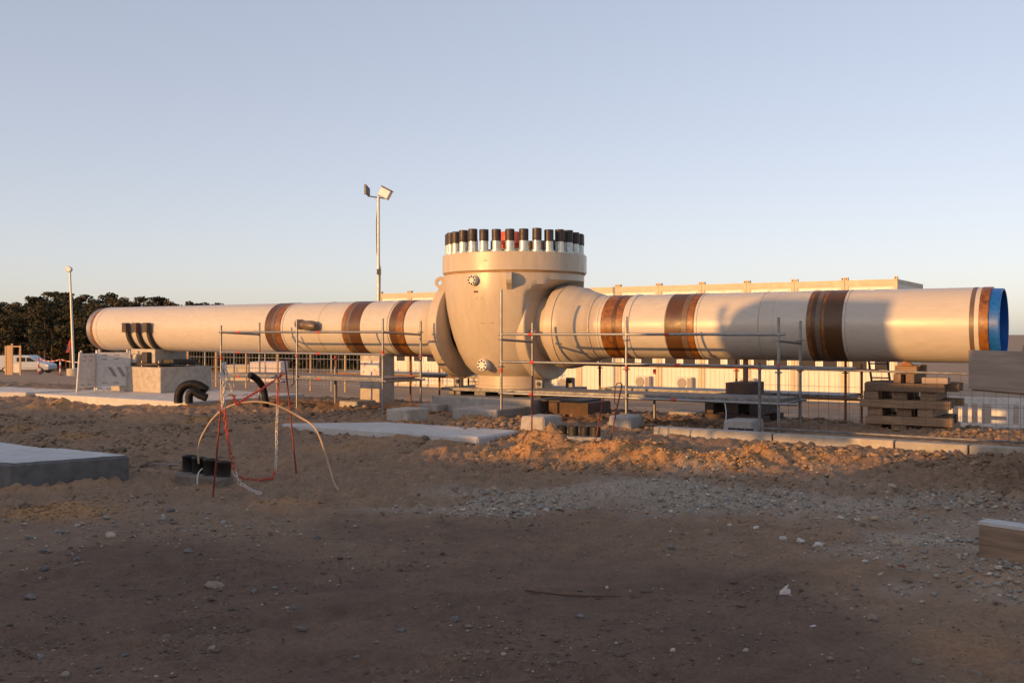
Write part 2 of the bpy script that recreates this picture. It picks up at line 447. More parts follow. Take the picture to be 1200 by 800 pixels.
# ------------------------------------------------------------------ mesh helpers
class MB:
    def __init__(s): s.v = []; s.f = []; s.sm = []
    def raw(s, vs, fs, smooth=False):
        n = len(s.v); s.v += [tuple(p) for p in vs]
        s.f += [tuple(i + n for i in f) for f in fs]; s.sm += [smooth] * len(fs); return s
    def box(s, x0, x1, y0, y1, z0, z1, M=None):
        vs = [Vector(p) for p in ((x0, y0, z0), (x1, y0, z0), (x1, y1, z0), (x0, y1, z0), (x0, y0, z1), (x1, y0, z1), (x1, y1, z1), (x0, y1, z1))]
        if M is not None: vs = [M @ p for p in vs]
        return s.raw(vs, [(0, 3, 2, 1), (4, 5, 6, 7), (0, 1, 5, 4), (1, 2, 6, 5), (2, 3, 7, 6), (3, 0, 4, 7)])
    def tube(s, pts, r, seg=10, caps=True, closed=False):
        pts = [Vector(p) for p in pts]; n = len(pts); rings = []
        rs = r if isinstance(r, (list, tuple)) else [r] * n
        up = None; base = len(s.v); vs = []
        for i, p in enumerate(pts):
            if closed: t = pts[(i + 1) % n] - pts[i - 1]
            else: t = pts[min(i + 1, n - 1)] - pts[max(i - 1, 0)]
            t.normalize()
            if up is None: up = Vector((0, 0, 1)) if abs(t.z) < .9 else Vector((1, 0, 0))
            a = t.cross(up)
            if a.length < 1e-5: a = t.cross(Vector((0, 1, 0)))
            a.normalize(); bb = a.cross(t).normalized(); up = bb
            for k in range(seg):
                q = 2 * math.pi * k / seg
                vs.append(p + (a * math.cos(q) + bb * math.sin(q)) * rs[i])
        fs = []
        for i in range(n if closed else n - 1):
            j = (i + 1) % n
            for k in range(seg):
                k2 = (k + 1) % seg
                fs.append((i * seg + k, i * seg + k2, j * seg + k2, j * seg + k))
        s.raw(vs, fs, True)
        if caps and not closed:
            s.raw([vs[k] for k in range(seg)][::-1], [tuple(range(seg))])
            s.raw([vs[(n - 1) * seg + k] for k in range(seg)], [tuple(range(seg))])
        return s
    def lathe(s, prof, axis='z', seg=64, c=(0, 0, 0), smooth=True, M=None):
        """prof: (r, t) pairs; duplicate a point for a hard edge"""
        groups = [[prof[0]]]
        for a, b in zip(prof, prof[1:]):
            if a == b: groups.append([b])
            else: groups[-1].append(b)
        for g in groups:
            if len(g) < 2: continue
            vs = []
            for (r, t) in g:
                for k in range(seg):
                    q = 2 * math.pi * k / seg
                    if axis == 'z': p = Vector((r * math.cos(q), r * math.sin(q), t))
                    elif axis == 'x': p = Vector((t, r * math.cos(q), r * math.sin(q)))
                    else: p = Vector((r * math.sin(q), t, r * math.cos(q)))
                    p = p + Vector(c)
                    vs.append(M @ p if M is not None else p)
            fs = []
            for i in range(len(g) - 1):
                for k in range(seg):
                    k2 = (k + 1) % seg
                    fs.append((i * seg + k, i * seg + k2, (i + 1) * seg + k2, (i + 1) * seg + k))
            s.raw(vs, fs, smooth)
        return s
    def prism(s, poly, z0, z1):
        n = len(poly)
        a = sum(poly[i][0] * poly[(i + 1) % n][1] - poly[(i + 1) % n][0] * poly[i][1] for i in range(n))
        if a < 0: poly = poly[::-1]
        vs = [(x, y, z0) for x, y in poly] + [(x, y, z1) for x, y in poly]
        fs = [tuple(range(n))[::-1], tuple(range(n, 2 * n))]
        fs += [(i, (i + 1) % n, n + (i + 1) % n, n + i) for i in range(n)]
        return s.raw(vs, fs)
    def extrude_y(s, poly, y0, y1):
        """poly in x,z"""
        n = len(poly)
        vs = [(x, y0, z) for x, z in poly] + [(x, y1, z) for x, z in poly]
        fs = [tuple(range(n)), tuple(range(n, 2 * n))[::-1]]
        fs += [(i, n + i, n + (i + 1) % n, (i + 1) % n) for i in range(n)]
        return s.raw(vs, fs)
    def mesh(s, name, mat):
        me = bpy.data.meshes.new(name)
        me.from_pydata([tuple(p) for p in s.v], [], s.f)
        me.polygons.foreach_set('use_smooth', s.sm)
        me.materials.append(MATS[mat])
        bm = bmesh.new(); bm.from_mesh(me)
        bmesh.ops.recalc_face_normals(bm, faces=bm.faces)
        bm.to_mesh(me); bm.free()
        me.update()
        return me
    def build(s, name, mat, parent=None, bevel=0):
        o = bpy.data.objects.new(name, s.mesh(name, mat)); C.objects.link(o)
        if parent: o.parent = parent
        if bevel:
            md = o.modifiers.new('bevel', 'BEVEL'); md.width = bevel; md.segments = 2; md.limit_method = 'ANGLE'
        return o

CLT = bpy.data.textures.new('wear', 'CLOUDS'); CLT.noise_scale = .16; CLT.noise_depth = 3
def weather(o, lev=3, amt=.022):
    for m in list(o.modifiers):
        if m.type == 'BEVEL': m.segments = 1
    sb = o.modifiers.new('sub', 'SUBSURF'); sb.subdivision_type = 'SIMPLE'; sb.levels = lev; sb.render_levels = lev
    d = o.modifiers.new('wear', 'DISPLACE'); d.texture = CLT; d.strength = amt; d.mid_level = .5
    d.texture_coords = 'LOCAL'
    return o

def tag(o, label=None, cat=None, group=None, kind=None):
    if label: o['label'] = label
    if cat: o['category'] = cat
    if group: o['group'] = group
    if kind: o['kind'] = kind
    return o

def empty(name, loc, rz=0.0):
    o = bpy.data.objects.new(name, None); C.objects.link(o)
    o.location = loc; o.rotation_euler = (0, 0, rz); o.empty_display_size = .3
    return o

def place(mesh, name, parent=None, loc=(0, 0, 0), rot=(0, 0, 0), scale=(1, 1, 1)):
    o = bpy.data.objects.new(name, mesh); C.objects.link(o)
    o.location = loc; o.rotation_euler = rot; o.scale = scale
    if parent: o.parent = parent
    return o

def site_root(name, s, o, z):
    X, Y = site_w(s, o)
    return empty(name, (X, Y, z), -ANG)

def copy_tree(o, parent=None):
    c = o.copy(); C.objects.link(c); c.parent = parent
    for ch in o.children: copy_tree(ch, c)
    return c

# ================================================================== SETTING: ground
def build_ground():
    NC = 560
    ys = [-30, -14, -7, -3, -1, 0.6, 1.6, 2.4, 3.0]
    y = 3.4
    while y < 62:
        ys.append(y); y *= 1.0066
    ys += [68, 76, 86, 98, 115, 140, 180, 240, 330, 500, 900, 1800, 4500]
    ys = np.array(ys)
    u = np.linspace(-1, 1, NC)
    ext = np.array([1.05, 1.15, 1.35, 1.8, 2.8, 5, 10, 22])
    U = np.concatenate([-ext[::-1], u, ext])
    W = 2.2 + 0.60 * np.maximum(ys, 0) + 0.5
    X = W[:, None] * U[None, :]
    # outer columns reach far sideways
    over = np.maximum(np.abs(U) - 1, 0)
    X = X + np.sign(U)[None, :] * (over ** 1.3 * 14)[None, :]
    Y = np.repeat(ys[:, None], len(U), 1)
    j = rng.uniform(-.25, .25, X.shape) * (W / (NC / 2))[:, None] * (np.abs(U) < .99)[None, :]
    X = X + j
    h, sand = ground_h(X, Y)
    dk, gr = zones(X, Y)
    farz = sstep(17, 24, SA * X + CA * Y)
    nr, nc = X.shape
    verts = np.stack([X, Y, h], -1).reshape(-1, 3)
    idx = np.arange(nr * nc).reshape(nr, nc)
    faces = np.stack([idx[:-1, :-1], idx[:-1, 1:], idx[1:, 1:], idx[1:, :-1]], -1).reshape(-1, 4)
    me = bpy.data.meshes.new('ground')
    me.vertices.add(len(verts)); me.vertices.foreach_set('co', verts.ravel())
    me.loops.add(faces.size); me.loops.foreach_set('vertex_index', faces.ravel())
    me.polygons.add(len(faces))
    me.polygons.foreach_set('loop_start', np.arange(0, faces.size, 4))
    me.polygons.foreach_set('loop_total', np.full(len(faces), 4))
    me.polygons.foreach_set('use_smooth', np.ones(len(faces), dtype=bool))
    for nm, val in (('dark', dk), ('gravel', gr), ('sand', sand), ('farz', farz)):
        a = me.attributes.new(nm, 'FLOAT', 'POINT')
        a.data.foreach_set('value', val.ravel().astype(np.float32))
    me.materials.append(MATS['soil'])
    me.update(calc_edges=True); me.validate()
    o = bpy.data.objects.new('ground', me); C.objects.link(o)
    tag(o, kind='structure')
build_ground()

# added bank out of view behind the camera, crest shaped to shade the ground
def build_bank():
    tv = Vector((math.cos(ta), math.sin(ta))); pv = Vector((-math.sin(ta), math.cos(ta)))
    T0 = -13.0
    tn = math.tan(R(SUN_EL))
    ps = np.arange(-34, 62, .35)
    cut = np.interp(ps, [-34, -5, 5.6, 6.6, 8.6, 9.2, 10.4, 11.6, 12.6, 13.8, 14.8, 17.4, 18.2, 21, 24, 30, 62],
                    [25, 25, 25, 11, 10.5, 9.4, 9.0, 9.0, 11.6, 11.8, 16.5, 16.5, 11.2, 7.5, 6.4, 5, 4])
    hts = tn * (cut - T0) + .16 * fbm(ps * .9, ps * 0 + 3, 4, 3)
    hts = hts * sstep(-34, -26, ps) * (1 - sstep(52, 61, ps))
    offs = [-1.0, -.8, -.55, -.3, -.12, 0, .12, .3, .55, .8, 1.0]
    mb = MB(); vs = []
    for i, p in enumerate(ps):
        hw = max(hts[i], .05) * 1.55
        for k, q in enumerate(offs):
            w = pv * float(p) + tv * float(T0 + q * hw)
            zz = hts[i] * (1 - abs(q) ** 1.15) + .12 * float(fbm(np.array([w.x * 1.3]), np.array([w.y * 1.3]), 3, 9)[0]) * (0 if k == 5 else 1) * (1 - abs(q))
            vs.append((w.x, w.y, zz - .05))
    n = len(offs); fs = []
    for i in range(len(ps) - 1):
        for k in range(n - 1):
            fs.append((i * n + k, i * n + k + 1, (i + 1) * n + k + 1, (i + 1) * n + k))
    mb.raw(vs, fs, True)
    o = mb.build('shade_bank', 'soil')
    tag(o, kind='structure')
build_bank()

# ------------------------------------------------------------------ loose material (uncountable)
def rock_protos(n=8, sub=1, seed=2, flat=.65):
    out = []
    rr = random.Random(seed)
    for k in range(n):
        bm = bmesh.new(); bmesh.ops.create_icosphere(bm, subdivisions=sub, radius=1)
        for v in bm.verts:
            f = rr.uniform(.62, 1.1)
            v.co = Vector((v.co.x * f * rr.uniform(.9, 1.1), v.co.y * f, v.co.z * f * flat))
        bm.verts.ensure_lookup_table()
        vs = np.array([v.co[:] for v in bm.verts]); fs = np.array([[v.index for v in f.verts] for f in bm.faces])
        bm.free(); out.append((vs, fs))
    return out

def scatter(name, mat, pts, sizes, protos, sink=.3):
    nv = protos[0][0].shape[0]; nf = protos[0][1].shape[0]
    N = len(pts)
    which = rng.integers(0, len(protos), N)
    PV = np.stack([p[0] for p in protos]); PF = np.stack([p[1] for p in protos])
    a = rng.uniform(0, 2 * np.pi, N); tl = rng.uniform(-.5, .5, N)
    ca, sa, ct, st = np.cos(a), np.sin(a), np.cos(tl), np.sin(tl)
    V = PV[which].copy()
    V[:, :, 0] *= rng.uniform(.8, 1.5, N)[:, None]
    V[:, :, 2] *= rng.uniform(.6, 1.2, N)[:, None]
    x, y, z = V[..., 0].copy(), V[..., 1].copy(), V[..., 2].copy()
    y, z = y * ct[:, None] - z * st[:, None], y * st[:, None] + z * ct[:, None]
    x, y = x * ca[:, None] - y * sa[:, None], x * sa[:, None] + y * ca[:, None]
    V = np.stack([x, y, z], -1) * sizes[:, None, None]
    h, _ = ground_h(pts[:, 0], pts[:, 1])
    V[..., 0] += pts[:, 0][:, None]; V[..., 1] += pts[:, 1][:, None]
    V[..., 2] += (h + sizes * sink)[:, None]
    Fi = PF[which] + (np.arange(N) * nv)[:, None, None]
    me = bpy.data.meshes.new(name)
    vv = V.reshape(-1, 3); ff = Fi.reshape(-1, 3)
    me.vertices.add(len(vv)); me.vertices.foreach_set('co', vv.ravel())
    me.loops.add(ff.size); me.loops.foreach_set('vertex_index', ff.ravel().astype(np.int32))
    me.polygons.add(len(ff))
    me.polygons.foreach_set('loop_start', np.arange(0, ff.size, 3)); me.polygons.foreach_set('loop_total', np.full(len(ff), 3))
    me.materials.append(MATS[mat]); me.update(calc_edges=True)
    o = bpy.data.objects.new(name, me); C.objects.link(o)
    tag(o, kind='stuff')
    return o

def sample_pts(N, y0, y1, side=2.0):
    # even on the ground in view, denser close by
    t = rng.uniform(0, 1, N); Y = y0 * (y1 / y0) ** t
    X = rng.uniform(-1, 1, N) * (0.56 * Y + side)
    return X, Y

RP = rock_protos(10, 1)
X, Y = sample_pts(95000, 6.0, 16.0)
dk, gr = zones(X, Y)
keep = rng.uniform(0, 1, len(X)) < gr * np.clip(.55 + 1.1 * fbm(X * .9, Y * .9, 3, 33), .05, 1)
P_ = np.stack([X, Y], -1)[keep]
sz = np.exp(rng.normal(-4.5, .48, len(P_)))
tag(scatter('gravel', 'gravel_mix', P_, np.clip(sz, .006, .05), RP, .35), 'grey crushed gravel strewn in a band across the dirt', 'gravel')

X, Y = sample_pts(65000, 7.5, 21.0)
dk, gr = zones(X, Y)
_, sd_ = ground_h(X, Y)
cl = np.clip(.35 + 1.6 * fbm(X * .7, Y * .7, 3, 55), 0, 1)
keep = rng.uniform(0, 1, len(X)) < (1 - dk) * (1 - .6 * gr) * cl * (sd_ < .25)
P_ = np.stack([X, Y], -1)[keep]
sz = np.exp(rng.normal(-4.05, .6, len(P_)))
tag(scatter('soil_clods', 'clod_mix', P_, np.clip(sz * np.interp(P_[:, 1], [8, 11, 14, 20], [.35, .6, 1.45, 1.8]), .004, .085), RP, -.05), 'brown lumps of dug soil around the concrete footings', 'soil')

keep = rng.uniform(0, 1, len(X)) < np.clip(sd_ * 1.2, 0, 1) * (sd_ >= .25)
P_ = np.stack([X, Y], -1)[keep]
X2, Y2 = [], []
for (mx, my, rx, ry, mh, s_) in MOUNDS:
    if s_ > .5:
        n = 420; X2.append(mx + rng.normal(0, .62, n) * rx); Y2.append(my + rng.normal(0, .62, n) * ry)
P_ = np.concatenate([P_, np.stack([np.concatenate(X2), np.concatenate(Y2)], -1)])
sz = np.exp(rng.normal(-4.45, .5, len(P_)))
tag(scatter('sand_lumps', 'sand_mix', P_, np.clip(sz, .005, .05), RP, .1), 'orange sand lumps on the low spoil heaps', 'sand')

X, Y = sample_pts(60000, 3.6, 11.5)
dk, gr = zones(X, Y)
keep = rng.uniform(0, 1, len(X)) < dk * np.clip(.35 + 1.3 * fbm(X * 1.1, Y * 1.1, 3, 57), .06, 1)
P_ = np.stack([X, Y], -1)[keep]
sz = np.exp(rng.normal(-5.3, .62, len(P_)))
tag(scatter('soil_crumbs', 'crumb_mix', P_, np.clip(sz, .003, .03), RP, .2), 'dark crumbs and grit on the packed soil', 'soil')

# ================================================================== PIPELINE
PF_ = -PR      # offset of the pipe's front generator
def SP(x, r=PR): return S(x, -r)

pl = site_root('valve_pipeline', 0, 0, 0)
tag(pl, 'huge cream pipeline with a big bolted ball valve in its middle and rust brown bands', 'pipeline')

def ring(name, mat, s0, s1, r, parent, r0=None, chamf=.006, seg=72):
    r0 = r0 if r0 is not None else PR - .01
    mb = MB().lathe([(r0, s0), (r - .002, s0), (r, s0 + chamf), (r, s0 + chamf), (r, s1 - chamf), (r, s1 - chamf), (r - .002, s1), (r0, s1)], 'x', seg, (0, 0, AXZ))
    return mb.build(name, mat, parent)

sL0, sL1 = SP(108), -1.55
sR0, sR1 = 1.9, SP(1158)
left_pipe = MB().lathe([(PR, sL0), (PR, sL1)], 'x', 96, (0, 0, AXZ)).build('pipe_run', 'cream_paint', pl)
right_pipe = MB().lathe([(PR, sR0), (PR, sR1)], 'x', 96, (0, 0, AXZ)).build('pipe_run', 'cream_paint', pl)
# left end
ring('bare_end', 'bare_steel', SP(100), SP(105), .606, pl, .57)
ring('shrink_band', 'sleeve_orange', SP(105), SP(109.5), .622, pl, .57)
ring('coating_edge', 'cream_paint', SP(110), SP(112.5), .634, pl, .6)
MB().lathe([(0, SP(100) + .02), (.58, SP(100) + .02), (.58, SP(100))], 'x', 48, (0, 0, AXZ)).build('end_plate', 'dark_steel', pl)

def band(x0, x1, base, strips=(), edge=True):
    b = ring('shrink_band', base, SP(x0), SP(x1), PR + .007, pl)
    for (a, c, m) in strips:
        ring('band_strip', m, SP(a), SP(c), PR + .010, b)
    return b
band(310, 328.5, 'sleeve_brown', [(318, 321, 'sleeve_grey'), (322, 328, 'sleeve_orange')])
band(400.5, 421.5, 'sleeve_brown', [(400.8, 404.5, 'sleeve_orange'), (405, 409, 'sleeve_grey')])
band(455.5, 473, 'sleeve_brown', [(464, 472, 'sleeve_orange')])
band(703.5, 728.7, 'sleeve_orange', [(716.5, 721, 'sleeve_brown')])
band(779, 812.7, 'sleeve_brown', [(798, 804.5, 'sleeve_grey'), (805, 812.3, 'sleeve_orange')])
band(945, 986.5, 'sleeve_brown', [(945.4, 950, 'sleeve_orange'), (955, 961, 'sleeve_grey'), (962, 966, 'sleeve_orange')])
for (a, c, r) in ((329, 331, .637), (398, 400, .634), (449.5, 453.5, .640), (698, 700, .634), (732, 736.5, .642), (776.5, 778.5, .636), (813.5, 816, .636), (942.5, 944.5, .637), (987, 990, .637), (371.5, 373, .631)):
    ring('coating_edge', 'cream_paint', SP(a), SP(c), r, pl)
# slightly wider welded joints
for (a, c) in ((372, 397), (888, 905)):
    ring('weld_joint', 'cream_paint', SP(a), SP(c), .6285, pl)
# right end
ring('grey_band', 'sleeve_grey', SP(1135.5), SP(1141), PR + .005, pl)
ring('shrink_band', 'sleeve_orange', SP(1146.5), SP(1158), PR + .006, pl, .58)
s_end = SP(1171)
blue = MB().lathe([(.54, SP(1158) - 2.6), (.575, s_end), (.575, s_end), (.598, s_end), (.598, s_end), (.602, s_end - .02), (.602, s_end - .02), (.606, SP(1158) - .01)], 'x', 72, (0, 0, AXZ)).build('blue_end', 'blue_coat', pl)
blue['label'] = 'bright blue painted open end of the pipe'
MB().lathe([(0, SP(1158) - 2.6), (.56, SP(1158) - 2.6)], 'x', 32, (0, 0, AXZ)).build('inner_stop', 'blue_coat', pl)

# --- valve body: a bowl on a vertical axis, discs, cones
body = MB().lathe([(.80, .60), (.80, .82), (.80, .82), (.92, .90), (1.05, 1.04), (1.20, 1.32), (1.31, 1.62), (1.39, 1.92), (1.45, 2.22), (1.485, 2.5), (1.49, 2.6), (1.495, 2.7), (1.495, 2.8), (1.495, 2.955)], 'z', 256).build('valve_body', 'valve_paint', pl)
S_L = S(511, -1.105)
for v_ in body.data.vertices:
    cr_ = float(np.interp(v_.co.z, [2.42, 2.58, 2.72, 2.80], [.91, 1.02, 1.28, 1.6]))
    cl_ = float(np.interp(v_.co.z, [2.42, 2.58, 2.72, 2.80], [S_L + .03, S_L - .04, S_L - .1, -1.6]))
    v_.co.x = min(max(v_.co.x, cl_), cr_)
for p_ in body.data.polygons:
    xs_ = [body.data.vertices[i].co.x for i in p_.vertices]
    if max(xs_) - min(xs_) < 1e-4: p_.use_smooth = False
md_ = body.modifiers.new('split', 'EDGE_SPLIT'); md_.split_angle = R(35)
MB().lathe([(1.497, 2.935), (1.515, 2.945), (1.515, 2.965), (1.50, 2.97)], 'z', 128).build('seam', 'rust_line', body)
fl = MB().lathe([(1.3, 2.968), (1.53, 2.968), (1.545, 2.982), (1.545, 2.982), (1.545, 3.34), (1.545, 3.34), (1.53, 3.355), (1.53, 3.355), (1.22, 3.355), (1.22, 3.355), (1.22, 3.40), (1.20, 3.42), (1.20, 3.42), (0, 3.42)], 'z', 128).build('bonnet_flange', 'valve_paint', pl)
MB().lathe([(.012, -1.55), (.012, -1.555), (0, -1.555)], 'y', 10, (.30, 0.0, 3.17)).build('plug_hole', 'black_hole', fl)
m1 = MB().lathe([(0, 0), (.088, 0), (.088, 0), (.088, .225), (.088, .225), (0, .225)], 'z', 24).mesh('stud_bolt', 'stud_silver')
m2 = MB().lathe([(.078, .225), (.094, .225), (.096, .235), (.096, .235), (.096, .455), (.096, .455), (.088, .465), (.088, .465), (0, .465)], 'z', 24).mesh('cap', 'stud_cap')
m3 = MB().lathe([(.092, 0), (.118, 0), (.118, 0), (.118, .03), (.118, .03), (.085, .03)], 'z', 18).mesh('washer', 'stud_silver')
NS = 32
for k in range(NS):
    q = 2 * math.pi * (k + .587) / NS
    st = place(m1, 'stud_bolt', pl, (1.40 * math.cos(q), 1.40 * math.sin(q), 3.354), (random.uniform(-.012, .012), random.uniform(-.012, .012), random.uniform(0, 6)))
    place(m2, 'cap', st, (0, 0, random.uniform(-.012, .008)), (0, 0, 0), (1, 1, random.uniform(.97, 1.03))); place(m3, 'washer', st)
cv = MB().lathe([(.52, 3.42), (.52, 3.47), (.50, 3.49), (.50, 3.49), (.26, 3.50)], 'z', 48).build('gland_ring', 'valve_paint', pl)
stem = MB().lathe([(.2, 3.49), (.2, 3.62), (.2, 3.62), (.24, 3.62), (.24, 3.62), (.24, 3.86), (.22, 3.88), (.22, 3.88), (0, 3.88)], 'z', 32, (-.08, -.05, 0)).build('stem_cover', 'orange_red', pl)

# side discs and reducers
def side(sg, f0, f1, prof):
    dsc = MB().lathe([(.6, sg * f0), (1.09, sg * f0), (1.105, sg * (f0 + .015 * (1 if f1 > f0 else -1))), (1.105, sg * (f0 + .015 * (1 if f1 > f0 else -1))),
                      (1.105, sg * (f1 - .02)), (1.105, sg * (f1 - .02)), (1.085, sg * f1), (1.085, sg * f1), (.6, sg * f1)], 'x', 96, (0, 0, AXZ)).build('closure_disc', 'valve_paint', pl)
    MB().lathe([(r, sg * t) for r, t in prof], 'x', 96, (0, 0, AXZ)).build('reducer', 'valve_paint', pl)
    return dsc
side(1, .60, .94, [(.70, .92), (.70, 1.20), (.70, 1.20), (.83, 1.205), (.865, 1.23), (.865, 1.23), (.862, 1.42), (.862, 1.42), (.842, 1.425), (.842, 1.445), (.858, 1.45), (.858, 1.45), (.83, 1.60), (.815, 1.62), (.795, 1.78), (.77, 1.80), (.70, 2.02), (.665, 2.12), (.645, 2.14), (.626, 2.35)])
s_l0 = -S_L
side(-1, s_l0, s_l0 + .24, [(1.08, s_l0 + .225), (1.05, s_l0 + .27), (.86, s_l0 + .46), (.74, s_l0 + .57), (.68, s_l0 + .66), (.68, s_l0 + .66), (.645, s_l0 + .68), (.645, s_l0 + .74), (.626, s_l0 + .85)])
def bead(s_, r_, w_=.018):
    n = 160; rr_ = random.Random(int(s_ * 100))
    MB().tube([(s_, r_ * math.cos(2 * math.pi * k / n), AXZ + r_ * math.sin(2 * math.pi * k / n)) for k in range(n)], [w_ * rr_.uniform(.75, 1.2) for k in range(n)], 6, False, True).build('weld_bead', 'valve_paint', pl)
bead(2.14, .648); bead(1.21, .70, .025); bead(-(s_l0 + .68), .645); bead(SP(372), PR + .002, .010); bead(SP(888), PR + .002, .010)
MB().lathe([(1.505, 2.60), (1.502, 2.612), (1.49, 2.62)], 'z', 128).build('casting_line', 'valve_paint', pl) if False else None

# lifting lugs round the neck (world angles so that one faces the camera side, one the left)
def lug(wang):
    q = wang + ANG
    M = Matrix.Rotation(q, 4, 'Z')
    mb = MB()
    prof = [(1.44, 2.93), (1.62, 2.93), (1.68, 2.90), (1.72, 2.84), (1.72, 2.77), (1.68, 2.71), (1.60, 2.66), (1.44, 2.55)]
    n = len(prof)
    # plate with a hole: build as ring of quads between outline and hole
    hc = (1.615, 2.80); hr = .052
    outl = []
    for i in range(n):
        a, b = prof[i], prof[(i + 1) % n]
        for t in (0, .5): outl.append((a[0] + (b[0] - a[0]) * t, a[1] + (b[1] - a[1]) * t))
    hole = []
    for (x, z) in outl:
        d = math.atan2(z - hc[1], x - hc[0]); hole.append((hc[0] + hr * math.cos(d), hc[1] + hr * math.sin(d)))
    vs = []
    for yy in (-.055, .055):
        vs += [M @ Vector((x, yy, z)) for x, z in outl] + [M @ Vector((x, yy, z)) for x, z in hole]
    m = len(outl); fs = []
    for i in range(m):
        j = (i + 1) % m
        fs += [(i, j, m + j, m + i), (2 * m + j, 2 * m + i, 3 * m + i, 3 * m + j), (i, 2 * m + i, 2 * m + j, j), (m + j, 3 * m + j, 3 * m + i, m + i)]
    mb.raw(vs, fs)
    return mb.build('lifting_lug', 'valve_paint', pl)
for a in (-94, 176, 86, 40): lug(R(a))

# blind flanges pointing straight out from the pipe (towards -y of the site)
def blind(z, y0, y1, r, stub, name='blind_flange'):
    b = MB().lathe([(stub, y0), (stub, y1 + .09), (stub, y1 + .09), (r, y1 + .09), (r, y1 + .09), (r, y1 + .01), (r - .01, y1), (r - .01, y1), (0, y1)], 'y', 32, (0, 0, z)).build(name, 'white_flange', pl)
    hm = MB().lathe([(.019, y1 - .012), (.019, y1 - .012), (0, y1 - .012)], 'y', 8)
    hm.lathe([(.019, y1 + .01), (.019, y1 - .012)], 'y', 8)
    hme = hm.mesh('bolt', 'black_hole')
    for k in range(8):
        q = 2 * math.pi * k / 8
        place(hme, 'bolt', b, (r * .70 * math.cos(q), 0, z + r * .70 * math.sin(q)))
    return b
blind(2.78, -1.40, -1.60, .105, .085)
blind(1.06, -.75, -1.24, .125, .10)
# small drain fitting on the right disc face, instrument port
MB().lathe([(.03, .94), (.03, 1.07), (.03, 1.07), (.05, 1.07), (.05, 1.1), (.05, 1.1), (0, 1.1)], 'x', 14, (0, -.90, 1.74)).build('drain_fitting', 'bare_steel', pl)
# cast marks on the valve body
def on_body(q, z, w, h, mat, name, r=1.45):
    M = Matrix.Rotation(q, 4, 'Z')
    rr_ = float(np.interp(z, [.82, 1.04, 1.32, 1.62, 1.92, 2.22, 2.5, 2.7], [.8, 1.05, 1.2, 1.31, 1.39, 1.45, 1.485, 1.495]))
    return MB().box(rr_ - .02, rr_ + .006, -w / 2, w / 2, z - h / 2, z + h / 2, M).build(name, mat, body)
qf = -math.pi / 2
on_body(qf + .02, 2.55, .10, .035, 'rust_box', 'name_plate')
on_body(qf + .16, 1.92, .27, .022, 'sleeve_grey', 'cast_mark')
def text_on_body(txt, q, z, size):
    cu = bpy.data.curves.new('txt', 'FONT'); cu.body = txt; cu.size = size; cu.align_x = 'CENTER'; cu.extrude = .002
    to = bpy.data.objects.new('txt', cu); C.objects.link(to)
    dg = bpy.context.evaluated_depsgraph_get(); dg.update()
    me = bpy.data.meshes.new_from_object(to.evaluated_get(dg))
    bpy.data.objects.remove(to)
    rr_ = float(np.interp(z, [.82, 1.04, 1.32, 1.62, 1.92, 2.22, 2.5, 2.7], [.8, 1.05, 1.2, 1.31, 1.39, 1.45, 1.485, 1.495])) + .012
    for v in me.vertices:
        a = q + v.co.x / rr_
        rz = rr_ + v.co.z
        v.co = Vector((rz * math.cos(a), rz * math.sin(a), z + v.co.y))
    me.materials.clear(); me.materials.append(MATS['valve_paint'])
    o = bpy.data.objects.new('cast_lettering', me); C.objects.link(o); o.parent = body
text_on_body('P 8', qf + .06, 2.40, .10)

# grey wrapped branch stub on the left pipe
sb = SP(352)
bs = MB().lathe([(.085, 0), (.085, -.10), (.085, -.10), (.11, -.10), (.11, -.14), (.11, -.14), (0, -.14)], 'y', 24, (sb, -PR + .02, AXZ + .10)).build('branch_stub', 'bare_steel', pl)
ww = [(sb + .03 + k * .09, -PR - .14 - .01 * math.sin(k * 2), AXZ + .09 - .008 * k) for k in range(8)]
MB().tube(ww, [.08, .115, .12, .10, .115, .125, .12, .07], 16).build('wrap', 'sleeve_grey', bs)
MB().tube(ww[1:3], .122, 16).build('tape', 'plate_dark', bs)
# base skirt and base frame of the valve
MB().lathe([(.84, .56), (.84, .62), (.84, .62), (.80, .625)], 'z', 64).build('base_ring', 'valve_paint', pl)
bp_ = MB().box(-1.25, 1.25, -.95, .95, .50, .56).build('base_plate', 'deck_steel', pl)
for sx in (-1.02, 1.02):
    for sy in (-.62, .62):
        ft = MB().box(sx - .08, sx + .08, sy - .05, sy + .05, .56, .76).build('base_foot', 'deck_steel', pl)
        MB().lathe([(.045, -.075), (.045, -.075), (0, -.075)], 'y', 12, (sx, sy, .68)).build('pin', 'dark_steel', ft)
for sx in (-1.0, -.35, .35, 1.0):
    MB().box(sx - .14, sx + .14, -.8, .8, .40, .50).build('packing_beam', 'deck_steel' if sx < 0 else 'dark_steel', pl)

